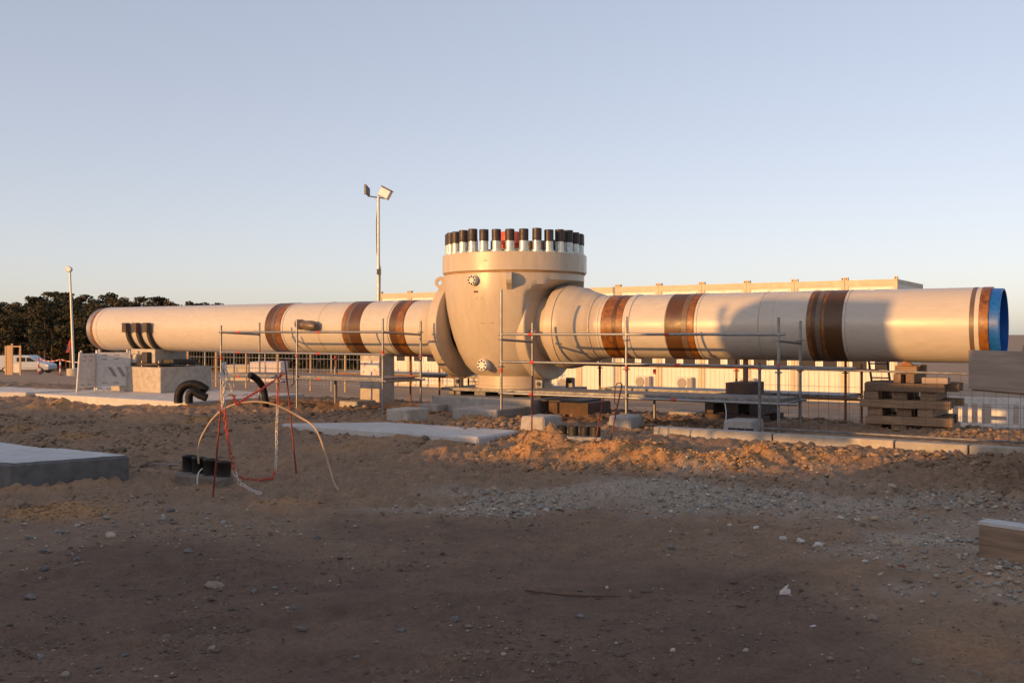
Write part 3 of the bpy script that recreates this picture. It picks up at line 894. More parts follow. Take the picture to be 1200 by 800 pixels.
# ================================================================== CONCRETE THINGS
def block_px(name, xl, xc, xr, yt, yb, z0, mat, label, cat, group=None, bevel=.02, notch=False, taper=0.0, minw=None):
    Xc, Zc = gp(xc, yb, z0)
    ul, ur = (xl - 600) / F, (xr - 600) / F
    L = (Xc - ul * Zc) / (CA + SA * ul)
    W = (ur * Zc - Xc) / (SA - CA * ur)
    if minw: W = max(W, minw)
    H = zat(yt, Zc) - z0
    s, o = to_site(Xc, Zc)
    X, Y = site_w(s - L / 2, o + W / 2)
    d = .25
    def tb(mb, x0, x1):
        t = taper
        vs = [(-L / 2, -W / 2, -d), (L / 2, -W / 2, -d), (L / 2, W / 2, -d), (-L / 2, W / 2, -d),
              (-L / 2 + t, -W / 2 + t, H), (L / 2 - t, -W / 2 + t, H), (L / 2 - t, W / 2 - t, H), (-L / 2 + t, W / 2 - t, H)]
        return mb.raw(vs, [(0, 3, 2, 1), (4, 5, 6, 7), (0, 1, 5, 4), (1, 2, 6, 5), (2, 3, 7, 6), (3, 0, 4, 7)])
    o_ = tb(MB(), 0, 0).build(name, mat, None, bevel)
    o_.location = (X, Y, z0); o_.rotation_euler = (0, 0, -ANG)
    weather(o_, 4, .018)
    tag(o_, label, cat, group)
    return o_, L, W, H

block_px('concrete_block', 397, 418, 441, 470.5, 480, .08, 'concrete', 'small low concrete block lying beside the left scaffold legs', 'concrete block')
block_px('concrete_block', 452, 478, 502, 480, 498, .05, 'concrete_warm', 'squat concrete block with orange sand heaped against it', 'concrete block')
block_px('concrete_block', 530, 582, 622, 480.5, 495, .06, 'concrete', 'long low concrete block in front of the valve foundation slab', 'concrete block')
block_px('concrete_block', 607, 638, 661, 489, 511, .04, 'concrete', 'tall pale concrete block just behind the bright sand heap', 'concrete block', taper=.03, bevel=.03)
block_px('concrete_block', 708, 740, 760, 488.5, 509, .05, 'concrete', 'sloping sided concrete block beside the two leaning red rods', 'concrete block', taper=.06, bevel=.03)
block_px('concrete_block', 490, 513, 531, 474, 482.5, .1, 'concrete', 'thin concrete block half hidden beside the valve slab', 'concrete block')
fb, L, W, H = block_px('fence_foot', 846, 882, 897, 493.5, 517, .04, 'concrete', 'concrete fence foot with a dark rectangular opening', 'fence foot', taper=.02, bevel=.02)
for k in range(3):
    x0 = -L / 2 + .10 + k * .14
    MB().box(x0, x0 + .12, -W / 2 - .004, -W / 2 + .03, H * .30, H * .62).build('slot', 'black_hole', fb)
# valve foundation slab
def site_slab(name, s0, s1, o0, o1, z0, z1, mat, label, cat, bevel=.015, group=None):
    X, Y = site_w((s0 + s1) / 2, (o0 + o1) / 2)
    a, b = (s1 - s0) / 2, (o1 - o0) / 2
    o = MB().box(-a, a, -b, b, 0, z1 - z0).build(name, mat, None, bevel)
    o.location = (X, Y, z0); o.rotation_euler = (0, 0, -ANG)
    tag(o, label, cat, group)
    return o
site_slab('foundation_slab', S(506, -1.35), S(622, -1.35), -1.35, 1.4, -.3, .40, 'concrete', 'long raised concrete foundation slab right under the valve', 'foundation')
site_slab('steel_box', S(643, -1.15), S(689, -1.15), -1.15, -.2, .0, .36, 'rust_box', 'dark brown steel box on the ground beside the valve slab', 'steel box', .008)
site_slab('steel_plate', S(633, -1.05), S(678, -1.05), -1.05, -.1, .362, .392, 'dark_steel', 'dark plate lying on the brown steel box', 'plate', .004)

def prism_thing(name, pts, z0, z1, mat, label, cat, bevel=.015, sides=None):
    cx = sum(p[0] for p in pts) / len(pts); cy = sum(p[1] for p in pts) / len(pts)
    o = MB().prism([(x - cx, y - cy) for x, y in pts], 0, z1 - z0).build(name, mat, None, bevel)
    o.location = (cx, cy, z0)
    weather(o, 5, .016)
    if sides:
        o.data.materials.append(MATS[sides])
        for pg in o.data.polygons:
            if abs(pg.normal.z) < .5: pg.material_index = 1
    tag(o, label, cat); return o

# left slab under the saddle pedestal
c0 = gp(220, 471, .12)
sc0, oc0 = to_site(*c0)
prism_thing('footing_slab', [site_w(sc0, oc0), site_w(sc0, oc0 + 3.75), site_w(sc0 - 9.5, oc0 + 3.75), site_w(sc0 - 6.2, oc0)], -.5, .12, 'concrete_pale',
            'large pale concrete footing slab under the pedestal of the pipe saddle', 'concrete slab')
# slab strip further left
prism_thing('footing_slab', [gp(-120, 452.5, .16), gp(0, 452.5, .16), gp(95, 457.0, .16), gp(30, 459.5, .16), gp(-120, 458, .16)], -.4, .16, 'concrete_pale',
            'narrow pale concrete slab beyond the left footing', 'concrete slab')
# near left slab
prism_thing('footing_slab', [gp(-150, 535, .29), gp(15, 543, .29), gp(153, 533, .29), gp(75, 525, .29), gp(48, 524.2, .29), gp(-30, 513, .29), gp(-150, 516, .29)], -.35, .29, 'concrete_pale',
            'thick grey concrete slab in the dark soil with sharp corner', 'concrete slab', .03, 'concrete_shaded')
# long slab in the middle
cm = gp(560, 512, .13)
sm_, om_ = to_site(*cm)
uu = (612 - 600) / F
Wm = (uu * cm[1] - cm[0]) / (SA - CA * uu)
lm = S(352, om_)
prism_thing('footing_slab', [site_w(sm_, om_), site_w(sm_, om_ + Wm), site_w(lm + .9, om_ + Wm), site_w(lm - .5, om_)], -.3, .13, 'concrete_pale',
            'long flat concrete slab half buried in soil before the blocks', 'concrete slab', .03)
# kerb line under the fence at right
OK_ = -3.35
ks = S(765, OK_)
kl = [ks, S(905, OK_), S(1048, OK_), S(1135, OK_), S(1135, OK_) + 2.2, S(1135, OK_) + 4.6]
for i in range(5):
    site_slab('kerb_stone', kl[i] + .012, kl[i + 1] - .012, OK_, OK_ + .22, -.2, .21 - .006 * i, 'concrete_warm' if i % 2 else 'concrete',
              ('concrete kerb stone running up to the fence foot', 'concrete kerb stone below the mesh fence before the timber crib', 'concrete kerb stone below the mesh fence next to the trailer', 'concrete kerb stone below the fence beside the trailer tail', 'last concrete kerb stone below the mesh fence past the trailer')[i], 'kerb', .012, 'kerb stones along the fence')

# ------------------------------------------------------------------ saddle + pedestal at left
s_c = S(188, -.85)
s_l = S(130, -.85)
pz = .12
ped = site_slab('concrete_pedestal', s_l, s_c, -.85, .85, pz + .003, .80, 'concrete_warm', 'big square concrete pedestal under the pipe saddle', 'pedestal', .012)
MB().box(-(s_c - s_l) / 2 - .004, (s_c - s_l) / 2 + .004, -.854, .854, .40, .408).build('form_joint', 'concrete', ped)
sad = site_root('pipe_saddle', (S(178, -.3)), 0, .80)
tag(sad, 'steel pipe saddle with three curved cradle arms on the concrete pedestal', 'pipe saddle')
ax = AXZ - .80
def cradle(xo):
    mb = MB(); n = 22; ri, ro = PR + .012, PR + .10
    vs = []; w = .05
    for i in range(n + 1):
        a = R(188) + (R(352) - R(188)) * i / n
        for (r, xx) in ((ri, xo - w), (ro, xo - w), (ro, xo + w), (ri, xo + w)):
            vs.append((xx, r * math.cos(a), ax + r * math.sin(a)))
    fs = []
    for i in range(n):
        for k in range(4):
            fs.append((i * 4 + k, i * 4 + (k + 1) % 4, (i + 1) * 4 + (k + 1) % 4, (i + 1) * 4 + k))
    fs += [(0, 1, 2, 3), tuple(n * 4 + k for k in (3, 2, 1, 0))]
    mb.raw(vs, fs)
    return mb.build('cradle_arm', 'dark_steel', sad)
for xo in (-.55, -.10, .35):
    c_ = cradle(xo)
    for sy in (-1, 1):
        MB().box(xo - .09, xo + .09, sy * (PR + .11) - .07, sy * (PR + .11) + .07, ax - .10, ax + .16).build('clamp_pad', 'plate_dark', c_, .01)
MB().box(-.62, .42, -.52, .52, .10, .48).build('saddle_web', 'concrete_warm', sad, .01)
MB().box(-.80, .80, -.72, .72, .05, .10).build('base_plate', 'dark_steel', sad)
for (xx, yy) in ((-.7, -.6), (0, -.62), (.7, -.6), (.7, .6), (-.7, .6)):
    MB().lathe([(.03, 0), (.03, .17), (.03, .17), (0, .17)], 'z', 10, (xx, yy, .0)).build('anchor_bolt', 'bare_steel', sad)
MB().box(-.45, -.15, -.70, -.45, .10, .34).build('jack_box', 'concrete_warm', sad, .01)
MB().box(.02, .26, -.66, -.48, .10, .40).build('jack_cylinder', 'dark_steel', sad, .02)
MB().box(.45, .9, -.3, .5, .10, .20).build('slide_plate', 'dark_steel', sad)

# concrete pier below the pipe at centre left
pr = site_slab('concrete_pier', S(422, -.52), S(445, -.52), -.52, .0, -.05, AXZ - PR + .03, 'concrete_warm', 'lit concrete pier holding up the pipe behind the left scaffold', 'pier', .01)
wpr = S(445, -.52) - S(422, -.52)
MB().box(-wpr / 2 + .02, wpr / 2 - .02, -.266, -.2605, .72, 1.12).build('notice_sheet', 'sheet_print', pr)

# timber crib under the right pipe
OC = -.62
c_s0, c_s1 = S(1011, OC), S(1110, OC)
crib = site_root('timber_crib', (c_s0 + c_s1) / 2, 0, .05)
tag(crib, 'crib of stacked square timbers holding up the right end of the pipe', 'timber crib')
lx = (c_s1 - c_s0) / 2
zt = 0.0; th = .138
def timber(x0, x1, y0, y1, z0, z1, m='wood_grey'):
    cx, cy, cz = (x0 + x1) / 2, (y0 + y1) / 2, (z0 + z1) / 2
    lo = max(x1 - x0, y1 - y0); sx = x1 - x0 >= y1 - y0
    a, b = lo / 2, (min(x1 - x0, y1 - y0)) / 2
    o = MB().box(-a, a, -b, b, -(z1 - z0) / 2, (z1 - z0) / 2).build('timber', m, crib, .008)
    o.location = (cx, cy, cz); o.rotation_euler = (0, 0, (0 if sx else math.pi / 2) + R(random.uniform(-1.2, 1.2)))
    return o
for lay in range(6):
    z0 = zt + lay * th; z1 = z0 + th - .003
    if lay % 2 == 0:
        for xx in (-.82, -.12, .55, .9)[:4 if lay == 0 else 3]:
            j_ = random.uniform(-.06, .06)
            timber(lx * xx - .12 + j_, lx * xx + .12 + j_, -.56 + random.uniform(-.05, .06), .60, z0, z1)
    else:
        for yy in (-.54, -.10, .36, .54):
            timber(-lx + random.uniform(-.07, .06), lx + random.uniform(-.08, .12), yy - .075, yy + .075, z0, z1)
z0 = 6 * th
timber(-lx * .28, -lx * .10, -.5, .45, z0, z0 + .15); timber(lx * .02, lx * .22, -.5, .45, z0, z0 + .15)
timber(lx * .38, lx * .98, -.5, -.2, z0, z0 + .10, 'wood_weathered')
timber(-lx * .26, lx * .26, -.48, -.3, z0 + .153, z0 + .29); timber(-lx * .26, lx * .26, .22, .4, z0 + .153, z0 + .29)
wd = MB().raw([(-.12, -.52, z0 + .29), (.12, -.52, z0 + .29), (.12, -.3, z0 + .29), (-.12, -.3, z0 + .29), (-.05, -.45, z0 + .36), (.05, -.45, z0 + .34), (.05, -.34, z0 + .34), (-.05, -.34, z0 + .37)],
              [(0, 3, 2, 1), (4, 5, 6, 7), (0, 1, 5, 4), (1, 2, 6, 5), (2, 3, 7, 6), (3, 0, 4, 7)]).build('wedge', 'orange_wood', crib)

# dark support stack under the right pipe, centre
OS = -.55
d0, d1 = S(817, OS), S(898, OS)
st_ = site_root('support_stack', (d0 + d1) / 2, 0, .0)
tag(st_, 'dark stack of plates and beams standing under the shaded pipe', 'support stack')
hx = (d1 - d0) / 2
def pb(n, x0, x1, y0, y1, z0, z1, m, bv=.006): return MB().box(x0, x1, y0, y1, z0, z1).build(n, m, st_, bv)
pb('sleeper', -hx * .95, hx * .95, -.55, -.25, .02, .22, 'plate_dark'); pb('sleeper', -hx * .95, hx * .95, .25, .55, .02, .22, 'plate_dark')
pb('beam', -hx * .8, -hx * .55, -.5, .5, .223, .46, 'plate_dark'); pb('beam', hx * .5, hx * .8, -.5, .5, .223, .46, 'dark_steel'); pb('beam', -hx * .2, hx * .15, -.45, .5, .223, .46, 'plate_dark')
pb('plate', -hx, hx * .85, -.55, .55, .463, .51, 'dark_steel'); pb('plate', -hx * .85, hx, -.52, .5, .513, .56, 'plate_dark'); pb('plate', -hx * .4, hx * .9, -.5, .5, .563, .60, 'plate_dark')
pb('cradle_block', -hx * .25, hx * .45, -.4, .4, .603, .80, 'rust_box'); pb('jack', hx * .07, hx * .17, -.06, .06, .803, AXZ - PR + .01, 'rusty_tube')
site_slab('concrete_block', S(784, .6), S(815, .6), .6, 1.1, -.2, .14, 'concrete', 'grey concrete block lying in shade behind the dark support stack', 'concrete block')

# ================================================================== SCAFFOLDS
TUBE = .0242
def scaffold(name, label, posts_front, posts_back, of, ob, top_f, top_b, rails, deck, zdeck, zg, mat='galv', decks=True, reds=True, tops=None):
    """posts: list of s; rails: list of (o, z, s0, s1)"""
    s0 = posts_front[0] if posts_front else posts_back[0]
    root = site_root(name, s0, of, 0)
    tag(root, label, 'scaffold')
    def L(s, o): return (s - s0, o - of)
    for row, (ps, oo, tp) in enumerate(((posts_front, of, top_f), (posts_back, ob, top_b))):
        for i, s in enumerate(ps):
            x, y = L(s, oo); tz = tp[i] if isinstance(tp, (list, tuple)) else tp
            wx, wy = site_w(s, oo); z0 = min(zg, gz(wx, wy)) - .03
            p = MB().tube([(x, y, z0), (x, y, tz)], TUBE, 12).build('post', mat, root)
            MB().box(x - .075, x + .075, y - .075, y + .075, z0 + .01, z0 + .05).build('foot_plate', mat, p)
            for zz in (zdeck - .06, zdeck + .44, zdeck + .94):
                if zz < tz - .05: MB().lathe([(.026, zz - .012), (.06, zz - .010), (.06, zz + .010), (.026, zz + .012)], 'z', 10, (x, y, 0)).build('rosette', mat, p)
            if reds and i % 1 == 0:
                zz = zdeck + .32 + .04 * ((i * 7 + row * 3) % 5)
                MB().tube([(x, y, zz), (x, y, zz + .09)], TUBE + .003, 12).build('red_band', 'red_paint', p)
    for (o, z, a, b) in rails:
        x0, y = L(a, o); x1, _ = L(b, o)
        r = MB().tube([(x0, y, z), (x1, y, z)], TUBE * .98, 12).build('rail', mat, root)
        if reds:
            for t in ((.12,) if (b - a) < 3.5 else (.12, .62)):
                xx = x0 + (x1 - x0) * t
                MB().tube([(xx, y, z), (xx + .09, y, z)], TUBE + .003, 12).build('red_band', 'red_paint', r)
    # transverse ledgers
    for i, s in enumerate(posts_front):
        if i < len(posts_back):
            for z in (zdeck - .06, zdeck + .94):
                tb_ = top_b[i] if isinstance(top_b, (list, tuple)) else top_b
                if z > tb_: continue
                x, y = L(s, of); x2, y2 = L(posts_back[i], ob)
                MB().tube([(x, y, z), (x2, y2, z - .05 if z > zdeck else z)], TUBE * .95, 10).build('ledger', mat, root)
    if decks:
        for (a, b) in deck:
            n = 3; w = (ob - of - .06) / n
            for k in range(n):
                x0, y0 = L(a + .02, of + .03 + k * w); x1, y1 = L(b - .02, of + .03 + (k + 1) * w - .012)
                MB().box(x0, x1, y0, y1, zdeck - .05, zdeck + .012 - .002 * k).build('deck_plank', 'deck_steel', root)
            # ledger tube at the deck edge
    return root

OF, OB = -2.53, -1.43
# left scaffold
pf = [S(259, OF), S(348, OF), S(448.5, OF)]
pb_ = [S(304, OB), S(397, OB), S(493, OB)]
ztopf = [zat(381, SZ(259, OF)), zat(374, SZ(348, OF)), zat(373, SZ(449, OF))]
ztopb = [zat(378, SZ(304, OB)), 1.35, zat(376, SZ(493, OB))]
pb_ = [pf[0] + .06, pf[1] + .04, pf[2] + .02]
pb_[0] = S(304, OB); pb_[2] = S(493, OB); pb_[1] = (pb_[0] + pb_[2]) / 2
ztopb[1] = .95
scaffold('scaffold', 'galvanised scaffold walkway with red marked rails along the left pipe run', pf, pb_, OF, OB, ztopf, ztopb,
         [(OF, 1.735, pf[0] - .05, pf[2] + .05), (OF, 1.28, pf[0] - .05, pf[2] + .05), (OF, .74, pf[0] - .05, pf[2] + .1), (OB, .74, pb_[0] - .1, pb_[2] + .1)],
         [(pf[0], pf[1]), (pf[1], pf[2])], .79, .1)
# right scaffold
pf2 = [S(587.5, OF), S(734, OF), S(912.5, OF)]
pb2 = [S(624, OB), S(767, OB), S(938, OB)]
ztf = [zat(339, SZ(587, OF)), zat(371, SZ(734, OF)), zat(372, SZ(912, OF))]
ztb = [zat(378, SZ(624, OB)), .55, zat(376, SZ(938, OB))]
scaffold('scaffold', 'galvanised scaffold walkway with red marked rails along the right pipe run', pf2, pb2, OF, OB, ztf, ztb,
         [(OF, 1.69, pf2[0] - .05, pf2[2] + .1), (OF, 1.18, pf2[0] - .05, pf2[2] + .4), (OF, .595, pf2[0] - .05, pf2[2] + .3), (OB, .60, pb2[0] - .1, pb2[2] + .1), (OB, 1.14, pb2[0] + .3, pb2[2] + .9)],
         [(pf2[0] + .25, pf2[1]), (pf2[1], pf2[2])], .65, .1)
# far side scaffolds (seen under the pipe)
O1, O2 = 1.25, 2.35
f1 = [S(394, O1), S(481, O1), S(533, O1)]; f2 = [S(429, O2), S(515, O2), S(549, O2)]
scaffold('scaffold', 'dark scaffold walkway behind the left pipe run', f1, f2, O1, O2, 1.15, [1.15, 1.2, 1.2],
         [(O2, 1.13, f2[0] - .3, f2[2] + .3), (O1, .66, f1[0] - .3, f1[2] + .3), (O2, .66, f2[0] - .1, f2[2] + .1)],
         [(f1[0], f1[1]), (f1[1], f1[2] + 1.0)], .70, -.2, 'rusty_tube')
f3 = [S(703, O1), S(863, O1), S(991, O1)]; f4 = [S(735, O2), S(890, O2), S(1010, O2)]
scaffold('scaffold', 'dark scaffold walkway behind the right pipe run', f3, f4, O1, O2, [1.3, 1.25, 1.3], [1.1, 1.1, 1.1],
         [(O1, 1.02, f3[0] - .3, f3[2] + .6), (O2, .5, f4[0], f4[2]), (O1, .46, f3[0] - .3, f3[2] + .3)],
         [(f3[0], f3[1]), (f3[1], f3[2])], .52, -.2, 'rusty_tube')
# leaning ladder frame behind the crib
s1_, s2_ = S(1013, 1.0), S(1035, 1.0)
ld = site_root('ladder', s1_, 1.0, -.1)
tag(ld, 'grey metal ladder leaning behind the timber crib under the pipe', 'ladder')
w = s2_ - s1_
MB().tube([(.0, 1.1, 0), (0, .3, 1.35)], .022, 10).build('stile', 'galv', ld); MB().tube([(w, 1.1, 0), (w, .3, 1.35)], .022, 10).build('stile', 'galv', ld)
for k in range(5):
    t = .12 + k * .2
    MB().tube([(0, 1.1 - .8 * t, 1.35 * t), (w, 1.1 - .8 * t, 1.35 * t)], .014, 8).build('rung', 'galv', ld)

# ================================================================== FENCES, BARRIERS
# low mesh fence on the kerb, right
sfa = S(890, OK_ + .1); sfb = S(1135, OK_ + .1) + 4.4
fe = site_root('mesh_fence', sfa, OK_ + .11, 0)
tag(fe, 'low welded wire mesh fence on the concrete kerb', 'fence')
Lf = sfb - sfa
MB().tube([(0, 0, .0), (0, 0, 1.24)], .024, 12).build('post', 'deck_steel', fe)  # darker steel here stands in for shade on posts and rails
MB().tube([(Lf * .52, 0, .1), (Lf * .52, 0, 1.2)], .014, 10).build('post', 'deck_steel', fe)
MB().tube([(Lf, 0, .1), (Lf, 0, 1.24)], .024, 12).build('post', 'deck_steel', fe)
MB().tube([(0, 0, .27), (Lf, 0, .25)], .016, 10).build('bottom_rail', 'deck_steel', fe)
MB().tube([(0, 0, 1.18), (Lf, 0, 1.12)], .016, 10).build('top_rail', 'deck_steel', fe)
wm = MB().tube([(0, 0, .27), (0, 0, 1.15)], .0022, 4, False).mesh('wire', 'dark_steel')
for k in range(1, int(Lf / .148)):
    place(wm, 'wire', fe, (k * .148, 0, 0))
for z in (.45, .72, .93):
    MB().tube([(0, .005, z), (Lf, .005, z - .01)], .0022, 4, False).build('wire', 'dark_steel', fe)

# white grille barrier behind it
Yb = 26.5
bx = at(1112, Yb); zb = zat(508, Yb)
sb_, ob_ = to_site(bx, Yb)
bar = site_root('grille_barrier', sb_, ob_, zb)
tag(bar, 'white plastic grille barrier behind the mesh fence', 'barrier')
BL = 4.0
def bpart(n, x0, x1, z0, z1, y0=-.03, y1=.03, m='white_plastic'): return MB().box(x0, x1, y0, y1, z0, z1).build(n, m, bar, .008)
bpart('bottom_board', 0, BL, .02, .30); bpart('top_board', 0, BL, .82, 1.0); 
kx = 0.0; k = 0
while kx < BL:
    if k % 7 == 4:
        bpart('name_board', kx + .09, kx + .45, .52, .80); bpart('name_board', kx + .09, kx + .45, .302, .42); kx += .50
        bpart('bar', kx - .05, kx + .03, .302, .818)
    else:
        bpart('bar', kx, kx + .10, .302, .818); kx += .235
    k += 1
for xx in (.3, 2.0, 3.7): bpart('foot', xx - .1, xx + .1, -.10, .02, -.35, .35, 'grey_print')

# plastic barrier panels at left
def barrier_panel(root, x0, x1, y0, y1, lean, stripes):
    n = Vector((x1 - x0, y1 - y0, 0)); Ln = n.length; n.normalize(); side_ = Vector((-n.y, n.x, 0))
    M = Matrix(((n.x, side_.x, 0, x0), (n.y, side_.y, 0, y0), (0, 0, 1, 0), (0, 0, 0, 1))) @ Matrix.Shear('XY', 4, (lean, 0)) if lean else Matrix(((n.x, side_.x, 0, x0), (n.y, side_.y, 0, y0), (0, 0, 1, 0), (0, 0, 0, 1)))
    p = MB().box(0.02, Ln - .02, -.025, .025, .08, 1.0, M).build('panel', 'white_plastic', root)
    for z in (.30, .72): MB().box(.02, Ln - .02, -.032, .032, z, z + .03, M).build('rib', 'white_plastic', p)
    for z in (.16, .80, .91):
        for k in range(int(Ln / .3)):
            MB().box(.12 + k * .3, .25 + k * .3, -.029, -.024, z, z + .025, M).build('moulding', 'grey_print', p)
    for k in range(max(2, int(Ln / .36))):
        xx = .06 + k * (Ln - .12) / max(1, int(Ln / .36) - 1)
        MB().tube([M @ Vector((xx, 0, 1.0)), M @ Vector((xx, 0, 1.08))], .03, 10).build('knob', 'white_plastic', p)
    for xx in (0.0, Ln): MB().tube([M @ Vector((xx, 0, -.02)), M @ Vector((xx, 0, 1.04))], .03, 10).build('post', 'white_plastic', root)
    if stripes:
        for k, m in enumerate(('grey_print', 'grey_print', 'stripe_red')):
            x_ = .30 + k * .22
            vs = [M @ Vector(q) for q in ((x_ + .12, -.034, .34), (x_ + .21, -.034, .34), (x_ + .06, -.034, .60), (x_ - .03, -.034, .60))]
            MB().raw(vs, [(0, 1, 2, 3)]).build('stripe', m, p)
Yl = 26.2
pA = gp(90, 459, .12); 
a0 = Vector((at(90, Yl), Yl)); a1 = Vector((at(111.5, Yl + .8), Yl + .8)); a2 = Vector((at(152, Yl + 1.15), Yl + 1.15))
zl = zat(459, Yl)
rt = empty('plastic_barrier', (a0.x, a0.y, zl)); tag(rt, 'white plastic barrier panel leaning at the left end of the pipe', 'barrier')
barrier_panel(rt, 0, a1.x - a0.x, 0, a1.y - a0.y, .12, False)
rt2 = empty('plastic_barrier', (a1.x + .05, a1.y, zat(456, a1.y))); tag(rt2, 'white plastic barrier panel with diagonal stripes behind the pedestal', 'barrier')
barrier_panel(rt2, 0, a2.x - a1.x - .05, 0, a2.y - a1.y, 0, True)

# ================================================================== RODS, CHAINS, HOSES, CONDUITS
def rod(b, t, label, hook=False, r=.010):
    """b: base pixel, t: top pixel"""
    X, Y = gp(*b); z0 = gz(X, Y)
    X, Y = gp(b[0], b[1], z0); z0 = gz(X, Y)
    xt, zt_ = at(t[0], Y), zat(t[1], Y)
    root = empty('marker_rod', (X, Y, z0)); tag(root, label, 'rod')
    MB().tube([(0, 0, -.06), (xt - X, 0, zt_ - z0)], r, 8).build('shaft', 'rod_red', root)
    if hook:
        h = hook
        pts = [(xt - X, 0, zt_ - z0), (xt - X + .02 * h, 0, zt_ - z0 + .02), (xt - X + .075 * h, 0, zt_ - z0 + .01), (xt - X + .10 * h, 0, zt_ - z0 - .05), (xt - X + .11 * h, 0, zt_ - z0 - .27), (xt - X + .07 * h, 0, zt_ - z0 - .31)]
        MB().tube(pts, r * .7, 8).build('hook', 'rod_red', root)
    return Y
Y1 = rod((249, 582), (263, 429), 'red iron rod draped with chain beside the row of black conduits')
Y2 = rod((348, 555), (334, 423), 'red iron rod with a bent hook under the arched tan hose', 1)
rod((623, 521), (624, 440), 'thin dark red rod standing in front of the tall pale block')
rod((697, 518), (707, 466), 'short red rod leaning beside the sunk conduits', False)
rod((714, 524), (729, 450), 'red rod with hooked end leaning before the sloping sided block', -1)

def link_mesh(mat):
    pts = []; a, b = .026, .014
    for k in range(14):
        q = 2 * math.pi * k / 14
        x = a * (1 if math.cos(q) > 0 else -1) * (abs(math.cos(q)) ** .75) * 1.35; pts.append((x, b * math.sin(q), 0))
    return MB().tube(pts, .0048, 5, False, True).mesh('link', mat)
LM = {'w': link_mesh('chain_white'), 'r': link_mesh('chain_red')}
def px5(x, y): return (180 + x / 4.2125, 410 + y / 4.2125)
def chain(pts, label):
    """pts: (px, py, depth, colour)"""
    W3 = [Vector((at(p[0], p[2]), p[2], max(zat(p[1], p[2]), gz(at(p[0], p[2]), p[2]) + .012))) for p in pts]
    root = empty('chain', W3[-1]); tag(root, label, 'chain')
    pitch = .052; i = 0; pos = 0.0
    segs = [(W3[k], W3[k + 1], pts[k][3]) for k in range(len(W3) - 1)]
    carry = 0; n = 0
    for a, b, col in segs:
        d = b - a; L = d.length; d.normalize(); t = carry
        while t < L:
            p = a + d * t
            q = d.to_track_quat('X', 'Z')
            from mathutils import Quaternion
            q = q @ Quaternion((1, 0, 0), R(90 * (n % 2) + 35))
            o = place(LM[col], 'link', root, p - root.location); o.rotation_mode = 'QUATERNION'; o.rotation_quaternion = q
            t += pitch; n += 1
        carry = t - L
z1, z2 = Y1, Y2
def cp(lst): return [(*px5(x, y), d, c) for x, y, d, c in lst]
chain(cp([(352, 75, z1, 'w'), (338, 120, z1 - .02, 'w'), (350, 150, z1 - .03, 'w'), (346, 280, z1 - .02, 'r'), (362, 400, z1 + .02, 'r'), (376, 500, z1 + .1, 'r'), (398, 600, z1 + .15, 'w'), (425, 655, z1 + .2, 'w'), (480, 690, z1 + .15, 'w'), (532, 710, z1 + .1, 'w')]),
      'red and white plastic chain hanging from the rod down to the dirt')
chain(cp([(345, 80, z1 - .02, 'w'), (368, 130, z1, 'w'), (392, 225, z1 + .2, 'r'), (412, 270, z1 + .4, 'r'), (450, 240, z1 + .7, 'r'), (530, 195, z2 - .5, 'r'), (600, 148, z2 - .1, 'r'), (640, 118, z2, 'r')]),
      'red plastic chain strung between the two rods')
chain(cp([(628, 120, z2, 'r'), (615, 165, z2, 'r'), (612, 270, z2, 'w'), (606, 400, z2, 'w'), (606, 480, z2 - .05, 'w'), (602, 590, z2 - .1, 'r'), (585, 635, z2 - .3, 'r'), (520, 650, z2 - .5, 'r'), (450, 635, z2 - .6, 'r'), (415, 620, z2 - .7, 'r')]),
      'plastic chain hanging white and ending red from the hooked rod')
# pale double strand around the first rod
chain(cp([(350, 78, z1 + .02, 'w'), (362, 110, z1, 'w'), (346, 135, z1 - .03, 'w'), (332, 120, z1 - .02, 'w'), (344, 160, z1 - .03, 'w'), (340, 290, z1 - .03, 'w')]),
      'short white chain wound round the top of the first rod')

def bez(pts, n=40):
    P = [Vector(p) for p in pts]; out = []
    for i in range(len(P) - 1):
        p0 = P[max(i - 1, 0)]; p1 = P[i]; p2 = P[i + 1]; p3 = P[min(i + 2, len(P) - 1)]
        m = max(2, n // (len(P) - 1))
        for k in range(m):
            t = k / m
            out.append(.5 * ((2 * p1) + (-p0 + p2) * t + (2 * p0 - 5 * p1 + 4 * p2 - p3) * t * t + (-p0 + 3 * p1 - 3 * p2 + p3) * t ** 3))
    out.append(P[-1]); return out
def path_thing(name, pts, r, mat, label, cat, seg=10, ribs=False):
    W3 = [Vector((at(p[0], p[2]), p[2], zat(p[1], p[2]))) for p in pts]
    o0 = W3[0]
    pp = bez([p - o0 for p in W3], 60)
    rs = [r * (1 + (.06 if k % 2 else -.03)) for k in range(len(pp))] if ribs else r
    o = MB().tube(pp, rs, seg).build(name, mat); o.location = o0
    tag(o, label, cat); return o
hz = 11.35
path_thing('hose', [(*px5(222, 560), hz), (*px5(220, 490), hz), (*px5(240, 420), hz), (*px5(300, 330), hz), (*px5(380, 275), hz), (*px5(490, 255), hz), (*px5(600, 270), hz), (*px5(720, 330), hz), (*px5(800, 390), hz - .1), (*px5(850, 520), hz - .2), (*px5(890, 655), hz - .3), (*px5(915, 690), hz - .35)],
           .0105, 'hose_tan', 'thin tan hose bent into a high arch over the dirt', 'hose')
path_thing('hose', [(650, 516, 15.3), (655, 524, 14.9), (672, 526.5, 14.75), (700, 526.5, 14.7), (730, 525.5, 14.75), (748, 524, 14.8)], .012, 'hose_tan', 'pale thin cable lying across the sand heaps', 'cable')
path_thing('hose', [(700, 523, 15.0), (725, 520.5, 15.0), (745, 518, 15.1), (765, 518, 15.15)], .022, 'orange_red', 'orange hose end lying on the sand heap', 'hose')
